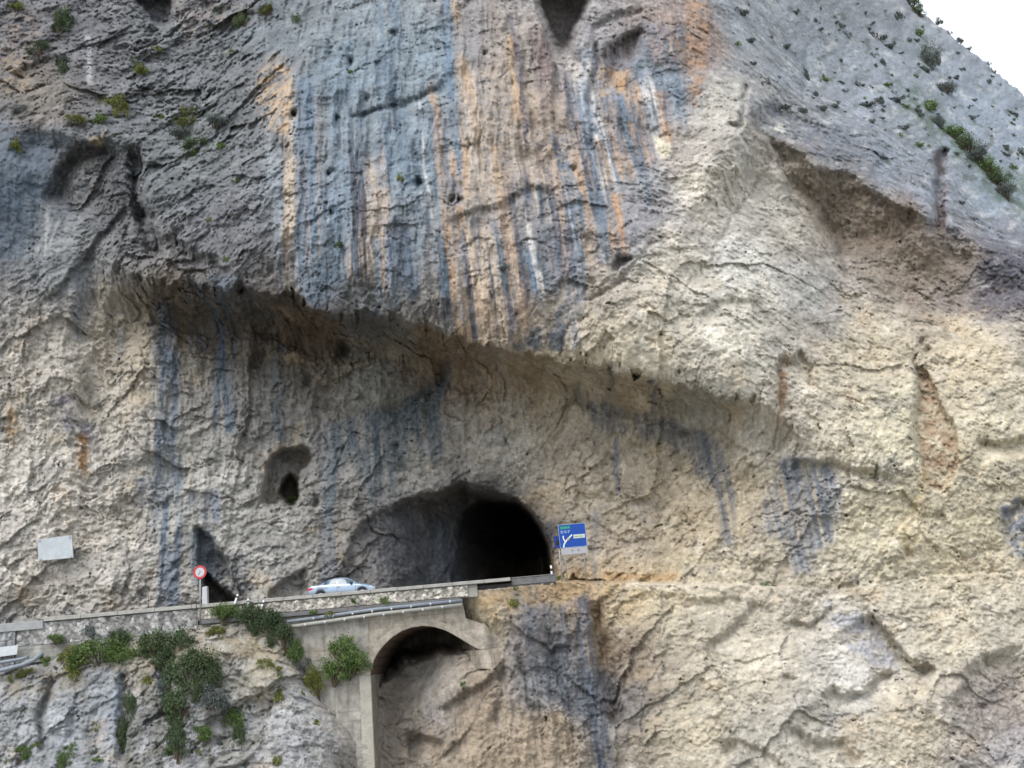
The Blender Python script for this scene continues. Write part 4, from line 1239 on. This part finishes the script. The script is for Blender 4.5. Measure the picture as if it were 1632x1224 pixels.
YEL = mat_simple('sign_pale_yellow', (.50, .56, .46), .5, noise=.15, nscale=9)
P(SB(.53, .95, .37, .53, Yb_ - .010, .009).build('pale_strip', YEL, bs), bs)
scribble(.56, .92, .42, .48, Yb_ - .015, 9, mat_simple('sign_dark_text', (.12, .2, .2), .5))
# forked junction arrow
def stroke(pts, r, y):
    q = MB()
    for (a, b) in zip(pts[:-1], pts[1:]):
        ax, az = sx0 + w_ * a[0], sz0 + h_ * a[1]
        bx2, bz2 = sx0 + w_ * b[0], sz0 + h_ * b[1]
        d = Vector((bx2 - ax, 0, bz2 - az)).normalized()
        n = Vector((-d.z, 0, d.x)) * r
        k = len(q.v)
        for yy_ in (y, y + .006):
            q.v += [(ax + n.x, yy_, az + n.z), (bx2 + n.x, yy_, bz2 + n.z), (bx2 - n.x, yy_, bz2 - n.z), (ax - n.x, yy_, az - n.z)]
        q.f += [(k, k + 1, k + 2, k + 3), (k + 7, k + 6, k + 5, k + 4), (k, k + 4, k + 5, k + 1), (k + 1, k + 5, k + 6, k + 2), (k + 2, k + 6, k + 7, k + 3), (k + 3, k + 7, k + 4, k)]
    return q
WHT = mat_simple('sign_white', (.62, .68, .72), .5)
P(stroke([(.13, .02), (.16, .16), (.25, .30), (.38, .43), (.48, .54)], .045, Yb_ - .008).build('arrow', WHT, bs), bs)
P(stroke([(.22, .26), (.16, .36), (.15, .52)], .040, Yb_ - .015).build('arrow', WHT, bs), bs)
P(stroke([(.29, .33), (.37, .42)], .075, Yb_ - .022).build('junction_patch', mat_simple('sign_ochre', (.42, .34, .20), .5), bs), bs)
# white panel below
P(SB(.03, 1.0, -.29, -.02, Yb_, .04).build('lower_panel', mat_simple('sign_lower', (.34, .35, .38), .6, noise=.08, nscale=4), bs), bs)
for u in (.40, .62):
    q = MB().box(sx0 + w_ * u, sx0 + w_ * (u + .08), Yb_ - .006, Yb_ - .001, sz0 - h_ * .17, sz0 - h_ * .10)
    P(q.build('lower_mark', mat_simple('sign_mark', (.2, .2, .22), .6), bs), bs)
for u in (.15, .85):
    P(MB().tube([(sx0 + w_ * u, Yb_ + .09, -1.2), (sx0 + w_ * u, Yb_ + .09, sz1 - .05)], .045, 8).build('post', M_STEEL, bs, smooth=True), bs)
# small sign behind
b2 = empty('small_blue_sign', (at(886, 920, 67.9).x, 67.9, -.5))
tag(b2, 'small dark blue sign peeping out behind the large direction sign', 'road sign')
s0, s1 = at(884, 874, 67.9), at(894, 854, 67.9)
P(MB().box(s0.x, s1.x + .25, 67.9, 67.93, s0.z, s1.z).build('panel', mat_simple('sign_navy', (.012, .04, .22), .5), b2), b2)
P(MB().box(s0.x + .12, s1.x + .1, 67.885, 67.895, s0.z + .2, s1.z - .3).build('symbol', mat_simple('sign_black', (.02, .02, .03), .5), b2), b2)
P(MB().tube([(s0.x + .3, 67.98, -1.2), (s0.x + .3, 67.98, s1.z - .05)], .04, 8).build('post', M_STEEL, b2, smooth=True), b2)

# ------------------------------------------------------------------ the car (nose to +x)
car = empty('silver_car', (-12.45, 68.25, RZ))
tag(car, 'silver saloon car with red tail light driving right towards the tunnel', 'car')
PAINT = mat_simple('car_paint', (.30, .38, .48), .25, .45, spec=.6)
GLASS = mat_simple('car_glass', (.03, .07, .11), .06, 0, spec=.9)
RUB = mat_simple('car_rubber', (.02, .02, .02), .8)
BLK = mat_simple('car_trim', (.03, .03, .035), .5)
Lh = 2.25
# profile stations: x, half width at sill, half width at belt, bottom z, belt z, roof z, half width of roof
ST = [(-2.25, .55, .60, .42, .86, .88, .50), (-2.18, .74, .76, .30, .95, .97, .60), (-1.95, .82, .83, .26, 1.00, 1.02, .62), (-1.60, .86, .85, .24, 1.01, 1.06, .56), (-1.25, .87, .86, .22, 1.00, 1.20, .54),
      (-.85, .88, .87, .21, .98, 1.36, .56), (-.45, .88, .87, .21, .96, 1.44, .57), (0.0, .88, .87, .21, .95, 1.45, .57), (.40, .88, .87, .21, .93, 1.40, .56), (.75, .88, .86, .21, .92, 1.24, .58), (1.10, .87, .85, .22, .91, 1.00, .66),
      (1.35, .87, .84, .23, .88, .92, .70), (1.70, .85, .80, .25, .82, .86, .66), (2.00, .80, .74, .27, .74, .78, .58), (2.18, .70, .64, .30, .66, .69, .50), (2.26, .52, .50, .38, .58, .60, .40)]
def interp_st(x):
    for a, b in zip(ST[:-1], ST[1:]):
        if a[0] <= x <= b[0]:
            t = (x - a[0]) / (b[0] - a[0])
            return [a[i] * (1 - t) + b[i] * t for i in range(7)]
    return list(ST[-1])
WHEELS = (-1.36, 1.40)
def section(x):
    _, ws, wb, zb, zbelt, zr, wr = interp_st(x)
    cut = zb
    for wxc in WHEELS:
        dx = abs(x - wxc)
        if dx < .38:
            cut = max(cut, .30 + math.sqrt(max(.38 ** 2 - dx * dx, 0)))
    mid = max(cut + .02, zb + (zbelt - zb) * .5)
    s_ = [(ws * .96, cut), (ws, max(cut + .01, zb + .10)), (max(ws, wb) + .015, mid), (wb + .005, max(mid + .01, zbelt - .06)), (wb - .03, zbelt)]
    th = zr - zbelt
    s_ += [(wb - .03 - (wb - .03 - wr) * .45, zbelt + th * .45), (wr + .02, zbelt + th * .88), (wr - .06, zbelt + th * .98), (wr * .5, zr + .008), (0, zr + .015)]
    return s_
xs_ = sorted(set([round(-2.25 + i * .075, 3) for i in range(61)] + [a[0] for a in ST]))
q = MB()
secs = [section(x) for x in xs_]
n = len(secs[0])
for x, s_ in zip(xs_, secs):
    full = [(-w, z) for w, z in s_] + [(w, z) for w, z in s_[::-1][1:]]
    q.v += [(x, w, z) for w, z in full]
m_ = 2 * n - 1
for i in range(len(xs_) - 1):
    for k in range(m_ - 1):
        a = i * m_ + k
        q.f.append((a, a + 1, a + m_ + 1, a + m_))
q.f.append(tuple(range(m_)))
q.f.append(tuple((len(xs_) - 1) * m_ + k for k in range(m_))[::-1])
q.build('body', PAINT, car, smooth=True)
MB().box(-2.1, 2.1, -.78, .78, .18, .34).build('underbody', BLK, car)
def side_w(x, f):
    """half width and height on the cabin side, f from belt (0) to roof (1)"""
    _, ws, wb, zb, zbelt, zr, wr = interp_st(x)
    th = zr - zbelt
    pts = [(0, wb - .03), (.45, wb - .03 - (wb - .03 - wr) * .45), (.88, wr + .02), (1, wr - .06)]
    for a, b in zip(pts[:-1], pts[1:]):
        if a[0] <= f <= b[0]:
            t = (f - a[0]) / (b[0] - a[0])
            return a[1] * (1 - t) + b[1] * t, zbelt + th * f
def window(name, x0, x1, sgn):
    q = MB()
    N = 14
    for i in range(N + 1):
        x = x0 + (x1 - x0) * i / N
        for f in (.10, .45, .80):
            w, z = side_w(x, f)
            q.v.append((x, sgn * (w + .012), z))
    for i in range(N):
        for k in range(2):
            a = i * 3 + k
            q.f.append((a, a + 1, a + 4, a + 3))
    return q.build(name, GLASS, car, smooth=True)
for sg in (-1, 1):
    window('side_window', -1.12, -.28, sg)
    window('side_window', -.22, .80, sg)
def screen(name, x0, x1, zoff=.02):
    q = MB()
    for i in range(9):
        x = x0 + (x1 - x0) * i / 8
        s_ = interp_st(x)
        for k in (-1, -.5, 0, .5, 1):
            q.v.append((x, k * (s_[6] - .07), s_[5] + zoff))
    for i in range(8):
        for k in range(4):
            a = i * 5 + k
            q.f.append((a, a + 1, a + 6, a + 5))
    q.build(name, GLASS, car, smooth=True)
screen('rear_window', -1.55, -.75)
screen('windscreen', .46, 1.12)
for wxc in WHEELS:
    for sg in (-1, 1):
        q = MB().tube([(wxc, sg * .66, .31), (wxc, sg * .86, .31)], .31, 28)
        w_o = q.build('wheel', RUB, car)
        MB().tube([(wxc, sg * .85, .31), (wxc, sg * .875, .31)], .20, 20).build('rim', M_STEEL, w_o)
        q = MB()
        q.tube([(wxc, sg * .50, .33), (wxc, sg * .855, .33)], .385, 24)
        q.build('wheel_arch', BLK, car)
RED = mat_simple('tail_red', (.62, .01, .03), .3)
for sg in (-1, 1):
    q = MB()
    for x, ww, z0, z1 in ((-2.262, .40, .74, .86), (-2.235, .66, .72, .88), (-2.17, .785, .72, .89), (-2.02, .845, .75, .88), (-1.86, .862, .80, .86)):
        q.v += [(x, sg * ww, z0), (x, sg * ww, z1)]
    for i in range(4):
        q.f.append((2 * i, 2 * i + 1, 2 * i + 3, 2 * i + 2))
    q.build('tail_light', RED, car)
    q = MB()
    for x, ww, z0, z1 in ((2.255, .44, .50, .60), (2.20, .66, .52, .66), (2.05, .785, .56, .70), (1.86, .83, .62, .72)):
        q.v += [(x, sg * ww, z0), (x, sg * ww, z1)]
    for i in range(3):
        q.f.append((2 * i, 2 * i + 1, 2 * i + 3, 2 * i + 2))
    q.build('headlight', mat_simple('lamp_glass', (.6, .65, .7), .1), car)
    MB().box(.60, .76, sg * .90 - .08, sg * .90 + .08, .95, 1.06).build('mirror', BLK, car, bevel=.03)
    for x in (-.25, .95):
        MB().box(x - .006, x + .006, sg * .893 - .006, sg * .893 + .006, .34, .90).build('door_seam', BLK, car)
    for x in (-.12, -.98):
        MB().box(x - .10, x + .10, sg * .90 - .012, sg * .90 + .012, .80, .825).build('door_handle', M_STEEL, car)

# ------------------------------------------------------------------ plants
def mat_leaf(name, a, b, var=.5):
    m = bpy.data.materials.new(name)
    m.use_nodes = True
    n, l = m.node_tree.nodes, m.node_tree.links
    p = n['Principled BSDF']
    p.inputs['Roughness'].default_value = .75
    p.inputs['Specular IOR Level'].default_value = .2
    g = n.new('ShaderNodeNewGeometry')
    oi = n.new('ShaderNodeObjectInfo')
    mx = n.new('ShaderNodeMix')
    mx.data_type = 'RGBA'
    mx.inputs[6].default_value = (*a, 1)
    mx.inputs[7].default_value = (*b, 1)
    ad = n.new('ShaderNodeMath')
    ad.operation = 'MULTIPLY_ADD'
    ad.inputs[1].default_value = .7
    l.new(g.outputs['Random Per Island'], ad.inputs[0])
    mu = n.new('ShaderNodeMath')
    mu.operation = 'MULTIPLY'
    mu.inputs[1].default_value = .3
    l.new(oi.outputs['Random'], mu.inputs[0])
    l.new(mu.outputs[0], ad.inputs[2])
    l.new(ad.outputs[0], mx.inputs[0])
    l.new(mx.outputs[2], p.inputs['Base Color'])
    return m
LEAF = [mat_leaf('leaf_dark', (.026, .048, .026), (.085, .115, .052)), mat_leaf('leaf_mid', (.045, .080, .024), (.13, .19, .06)), mat_leaf('leaf_yellow', (.075, .095, .022), (.19, .20, .055)), mat_leaf('leaf_grey', (.05, .065, .062), (.13, .15, .14))]  # grey leaf: a real tone below; on the ridge its paleness is painted haze
STEM = mat_simple('stem_wood', (.09, .07, .05), .9, noise=.3, nscale=8)

def leaf_mesh(name, seed, n, leaf, lobes, up=.3, droop=0.0):
    """leaves strewn through lobes of a unit bush (radius about 1, base at z = 0)"""
    r = np.random.RandomState(seed)
    L = []
    for i in range(lobes):
        a = r.rand() * 2 * np.pi
        d = r.rand() ** .5 * .85
        L.append((d * np.cos(a), d * np.sin(a), .25 + .75 * r.rand() * (1 - .5 * d), .16 + .24 * r.rand()))
    L = np.array(L)
    k = r.randint(0, lobes, n)
    v = r.normal(size=(n, 3))
    v /= np.linalg.norm(v, axis=1)[:, None]
    rad = (.45 + .95 * r.rand(n))[:, None]
    c = L[k, :3] + v * rad * L[k, 3:4] * np.array([1, 1, .8])
    c[:, 2] = np.maximum(c[:, 2], .02)
    d1 = r.normal(size=(n, 3)) + np.array([0, 0, up])
    d1 /= np.linalg.norm(d1, axis=1)[:, None]
    d2 = np.cross(d1, r.normal(size=(n, 3)))
    d2 /= np.linalg.norm(d2, axis=1)[:, None]
    s = leaf * (.6 + .8 * r.rand(n))[:, None]
    V = np.stack([c - d1 * s, c + d2 * s * .42, c + d1 * s, c - d2 * s * .42], 1).reshape(-1, 3)
    return mesh_arrays(name, V, np.arange(4 * n).reshape(-1, 4)), L

def twig_mesh(L):
    q = MB()
    for x, y, z, rr in L:
        q.tube([(x * .08, y * .08, -.25), (x * .45, y * .45, z * .5), (x, y, z)], [.045, .03, .012], 5, False)
    me = bpy.data.meshes.new('branches')
    me.from_pydata(q.v, [], q.f)
    me.materials.append(STEM)
    return me

PROTO = {}
for kind in range(4):
    for var in range(3):
        big, L = leaf_mesh('foliage', 500 + kind * 10 + var, 3000, .055, 22)
        big.materials.append(LEAF[kind])
        small, _ = leaf_mesh('small_foliage', 560 + kind * 10 + var, 420, .13, 9)
        small.materials.append(LEAF[kind])
        PROTO[kind, var] = (big, twig_mesh(L), small)

KIND = ['dark green', 'mid green', 'yellowish green', 'grey-green']
rb = random.Random(11)
def bush(px, py, w, h, kind, label, group, name='bush', cat='bush', big=None, sink=.35, off=.0):
    """px, py: middle of the foliage in the photo; w, h: its size there"""
    p = surf(px, py + h * .25)
    if px < 745 and 955 < py < 1112 and p.y > 65.7:      # rooted in the wall face
        p = at(px, py + h * .25, 65.62)
    zc = (p - Vector((0, 0, CAMZ))).dot(_fw)
    sx, sz = w / 2 * zc / F, h * zc / F
    base = Vector((p.x + 0.5 * h * math.tan(math.radians(3)) * zc / F * 0, p.y + .05 - off, p.z - .30 * sz))
    var = rb.randrange(3)
    big_ = (w >= 22) if big is None else big
    me, tw, sm = PROTO[kind, var]
    if big_:
        e = empty(name, base)
        f = bpy.data.objects.new('foliage', me)
        SC.collection.objects.link(f)
        f.parent = e
        t = bpy.data.objects.new('branches', tw)
        SC.collection.objects.link(t)
        t.parent = e
    else:
        e = bpy.data.objects.new(name, sm)
        SC.collection.objects.link(e)
        e.location = base
    e.rotation_euler = (rb.uniform(-.25, .25), rb.uniform(-.45, .45), rb.choice((0, 3.1416)) + rb.uniform(-.4, .4))
    e.scale = (sx * 1.3, sx * 1.0, sz * 1.15)
    tag(e, label, cat, group)
    return e

G1 = 'bushes on the rock below the road'
for a in [(160, 1040, 78, 38, 1, 'broad feathery green bush below the retaining wall, widest at left'),
          (118, 1040, 40, 18, 2, 'low yellow-green tuft left of the broad feathery bush'),
          (124, 1064, 34, 40, 2, 'olive yellow bush hanging down over the pale slabs'),
          (192, 1018, 32, 26, 0, 'round dark bush against the concrete footing band'),
          (88, 1018, 24, 12, 1, 'small green tuft growing on the footing band at left'),
          (148, 1006, 20, 20, 3, 'small green tuft rooted in the rubble wall under the coping'),
          (246, 1030, 52, 38, 0, 'dark bush under the wall, left one of the big dark pair'),
          (284, 1026, 50, 44, 0, 'dark bush under the wall, right one of the big dark pair'),
          (222, 1040, 40, 22, 1, 'mid-green spreading bush between the broad feathery bush and the dark pair'),
          (262, 1056, 44, 30, 0, 'dark bush below the big dark pair, above the tall pale slab'),
          (300, 1070, 56, 46, 0, 'large dark bush in the gully right of the tall pale slab'),
          (338, 1088, 44, 40, 0, 'dark bush at the right tip of the gully thicket'),
          (300, 1112, 50, 42, 0, 'dark bush low in the gully thicket'),
          (272, 1096, 30, 40, 3, 'grey-green bush beside the tall pale slab in the gully'),
          (330, 1112, 50, 34, 3, 'grey-green bush at the lower right of the gully thicket'),
          (318, 1052, 50, 34, 0, 'dark bush filling the upper right of the gully thicket'),
          (290, 1148, 46, 40, 0, 'dark bush below the gully thicket, upper of two'),
          (284, 1186, 44, 44, 0, 'dark bush below the gully thicket, lower of two'),
          (316, 1168, 34, 22, 1, 'bright green tuft beside the lower gully bushes'),
          (378, 1150, 34, 36, 1, 'green bush on the grey slope right of the gully'),
          (382, 1176, 20, 30, 0, 'narrow dark bush below the green one on the grey slope'),
          (356, 976, 38, 24, 1, 'green bush rising over the parapet by the round sign'),
          (396, 980, 44, 28, 0, 'dark bush in front of the parapet below the leaning posts'),
          (430, 994, 44, 34, 0, 'dark bush left of the pipe ends, upper one'),
          (452, 1014, 36, 36, 0, 'dark bush left of the pipe ends, lower one'),
          (462, 1042, 26, 40, 1, 'green bush on the edge of rock beside the concrete wall, upper one'),
          (486, 1058, 36, 44, 3, 'grey-green bush against the concrete wall'),
          (506, 1086, 26, 38, 2, 'bright yellow-green bush at the tip of rock by the concrete wall'),
          (546, 1040, 46, 44, 1, 'leafy light green bush growing from the concrete wall, upper one'),
          (534, 1066, 44, 34, 1, 'leafy light green bush growing from the concrete wall, lower left'),
          (564, 1054, 36, 30, 1, 'leafy light green bush growing from the concrete wall nearest the arch'),
          (40, 1074, 34, 14, 2, 'flat green tuft under the bent pipe at the left edge'),
          (66, 1052, 20, 12, 1, 'small green tuft behind the end of the bent pipe'),
          (196, 1180, 24, 60, 0, 'tall dark bush in the crack right of the blue slabs'),
          (214, 1120, 16, 40, 0, 'narrow dark bush at the foot of the crack between slabs'),
          (190, 1046, 50, 26, 1, 'light green bush at the right end of the broad feathery bush'),
          (30, 1200, 24, 20, 1, 'green tuft low at the left edge'),
          (104, 1210, 24, 26, 1, 'green tuft low among the pale slabs'),
          (420, 1060, 26, 16, 2, 'dry olive tuft on the earth above the grey slope'),
          (345, 1006, 24, 14, 2, 'dry olive tuft on the earth below the round sign'),
          (232, 1086, 18, 18, 2, 'small olive tuft left of the tall pale slab')]:
    bush(*a[:6], G1, off=0)
rg_ = random.Random(77)
for _ in range(34):
    x, y = rg_.uniform(5, 520), rg_.uniform(1062, 1218)
    if y < 1000 + .9 * (x - 400): continue
    bush(x, y, rg_.uniform(7, 16), rg_.uniform(6, 14), rg_.choice((1, 2, 2, 3)), 'small tuft of grass scattered over the grey rock slope at lower left', G1 + ', small tufts', 'grass_tuft', 'grass tuft', False)
G2 = 'tufts on the wall and ledge by the road'
for a in [(738, 939, 34, 11, 1, 'flat grass tuft on the bank at the end of the parapet'), (707, 945, 9, 12, 1, 'small tuft on the string course end'),
          (561, 957, 9, 10, 1, 'small tuft on the parapet below the car'), (613, 957, 10, 12, 1, 'small tuft on the parapet right of the car'), (822, 937, 9, 7, 1, 'small tuft on the earth bank below the kerb'),
          (895, 921, 18, 8, 1, 'flat tuft at the foot of the blue sign'), (818, 962, 14, 12, 2, 'olive tuft on the pale mottled rock under the bank'), (1219, 930, 27, 10, 1, 'lone green tuft on the pale ledge right of centre'),
          (738, 1090, 8, 8, 1, 'tiny tuft on the rock in the arch opening'), (1326, 1092, 8, 8, 1, 'tiny tuft in the crack of the pale rock at lower right'), (465, 796, 18, 16, 1, 'green plant filling the foot of the small niche'),
          (500, 975, 12, 8, 1, 'small tuft above the pipes at their left end'), (526, 978, 14, 7, 2, 'olive tuft above the pipes')]:
    bush(*a[:6], G2, big=False, off=.05)
G3 = 'plants on the upper left cliff'
for a in [(28, 12, 26, 18, 2, 'bright tuft in the top left corner'), (94, 36, 32, 40, 0, 'dark bush near the top left corner'), (64, 78, 30, 16, 0, 'flat dark bush under the top left corner'), (96, 92, 26, 10, 3, 'flat grey-green tuft on the upper left shelf'),
          (182, 164, 36, 26, 2, 'yellow-green bush on the shelf above the rock nose'), (192, 180, 24, 24, 2, 'lower yellow-green bush at the rim above the rock nose'), (162, 188, 18, 20, 1, 'green tuft at the left of the shelf bushes'), (122, 190, 32, 12, 2, 'flat yellowish tuft along the shelf'),
          (33, 175, 22, 14, 3, 'grey-green tuft above the smooth blue rock'), (22, 234, 16, 22, 2, 'upright lime tuft at the left edge'), (224, 112, 26, 16, 2, 'yellow-green tuft above the middle of the shelf'), (212, 98, 14, 16, 0, 'dark tuft beside the yellow-green one'),
          (248, 78, 16, 10, 2, 'small yellowish tuft under the dark hole'), (370, 84, 14, 10, 2, 'small yellowish tuft on the pale rocks at top'), (430, 16, 30, 10, 2, 'flat yellow-green tuft at the top edge'), (392, 30, 24, 26, 0, 'dark bush at the top beside the blue wall'), (478, 28, 18, 24, 0, 'dark bush at the top of the streaked wall'),
          (355, 14, 26, 12, 3, 'grey-green tuft at the top edge'), (302, 178, 26, 14, 2, 'yellow-green tuft above the hanging scree bushes'), (298, 196, 36, 14, 2, 'wide yellow-green tuft above the hanging scree bushes'), (342, 194, 34, 22, 3, 'grey-green bush right of the scree bushes'), (286, 214, 34, 20, 3, 'grey-green bush in the scree'), (310, 226, 34, 18, 0, 'dark bush in the scree'),
          (306, 244, 24, 20, 1, 'bright green bush at the tip of the scree'), (348, 232, 14, 12, 1, 'small green tuft right of the scree tip'), (252, 186, 14, 10, 2, 'tiny yellowish tuft left of the scree bushes'), (334, 350, 10, 8, 2, 'tiny tuft on the grey bulge'), (376, 288, 12, 10, 2, 'tiny tuft on the pale patch of the bulge'),
          (558, 113, 10, 10, 1, 'tiny tuft beside a hole in the blue wall'), (640, 284, 14, 14, 2, 'lime tuft in the middle of the blue streaks'), (536, 392, 16, 14, 0, 'dark tuft low on the blue streaks'), (360, 413, 10, 8, 1, 'tiny tuft near the overhang edge'), (800, 428, 16, 12, 3, 'grey tuft low on the beige streaks'), (106, 108, 14, 20, 0, 'narrow dark tuft under the upper left shelf')]:
    bush(*a[:6], G3)
G4 = 'scrub on the upper right slope'
LB4 = 'small dark shrub dotted on the grey slope at upper right'
n0 = 0
rs4 = random.Random(21)
fixed = [(1350, 56, 12, 9), (1270, 20, 12, 10), (1300, 34, 16, 8), (1180, 20, 22, 10), (1330, 36, 12, 8), (1385, 40, 20, 8), (1400, 62, 26, 8), (1420, 74, 18, 12), (1430, 28, 12, 12), (1448, 64, 8, 8), (1460, 64, 8, 8), (1410, 100, 10, 12), (1495, 100, 8, 14), (1476, 112, 18, 12), (1418, 134, 10, 10), (1594, 136, 8, 8),
         (1430, 160, 24, 10), (1380, 168, 26, 8), (1440, 205, 20, 10), (1466, 178, 16, 12), (1300, 150, 14, 12), (1280, 178, 16, 12), (1250, 172, 22, 8), (1225, 128, 10, 12), (1620, 184, 8, 8), (1548, 188, 12, 10), (1600, 244, 14, 10), (1556, 350, 8, 8), (1530, 322, 10, 8), (1575, 130, 9, 12), (1586, 115, 8, 8), (1340, 98, 10, 8), (1230, 60, 8, 8), (1290, 120, 8, 26)]
for (x, y, w, h) in fixed:
    bush(x, y, w, h, 3, LB4, G4, 'shrub', 'shrub', False)
while n0 < 120:
    x, y = 1160 + rs4.random() * 470, rs4.random() * 330
    if y > 175 + (x - 1200) * .42 - 40 or y < 14 + (x - 1462) * .80 + 12:
        continue
    if x < 1300 and rs4.random() < .6: continue
    s_ = 4 + rs4.random() ** 2 * 8
    bush(x, y, s_ * (1 + rs4.random()), s_, rs4.choice((3, 3, 3, 1)), LB4, G4, 'shrub', 'shrub', False)
    n0 += 1
for i, a in enumerate([(1500, 196, 22, 22), (1518, 212, 30, 22), (1540, 232, 34, 26), (1556, 250, 34, 26), (1572, 268, 36, 28), (1590, 288, 36, 26), (1602, 306, 30, 22), (1482, 170, 20, 16)]):
    bush(*a, (3, 1, 0)[i % 3], ['bush at the top of the green strip down the right slope', 'second bush from the top of the green strip on the right slope', 'third bush from the top of the green strip on the right slope', 'fourth bush from the top of the green strip on the right slope',
         'fourth bush from the foot of the green strip on the right slope', 'second bush from the foot of the green strip on the right slope', 'lowest bush of the green strip down the right slope', 'pale bush above the green strip on the right slope'][i], 'bushes in the green strip on the right slope', off=.2)
for i, a in enumerate([(1452, 4, 30, 20), (1464, 20, 22, 18), (1494, 34, 13, 12), (1514, 54, 10, 9), (1532, 66, 16, 10), (1545, 78, 9, 8), (1576, 102, 8, 6)]):
    bush(*a, 3 if i > 1 else 0, ['bush on the skyline at the top edge of the picture', 'bush on the skyline just below the topmost one', 'small upright bush on the skyline, third from the top', 'small bush on the skyline, fourth from the top', 'thin bush on the skyline, fifth from the top',
         'small bush on the skyline, sixth from the top', 'lowest small bush on the skyline'][i], 'bushes along the skyline', big=i < 2, off=0)
bush(1475, 90, 26, 40, 3, 'faint grey-green bush below the skyline, upper one', 'bushes along the skyline')
bush(1505, 140, 30, 22, 3, 'faint grey-green bush below the skyline, lower one', 'bushes along the skyline')
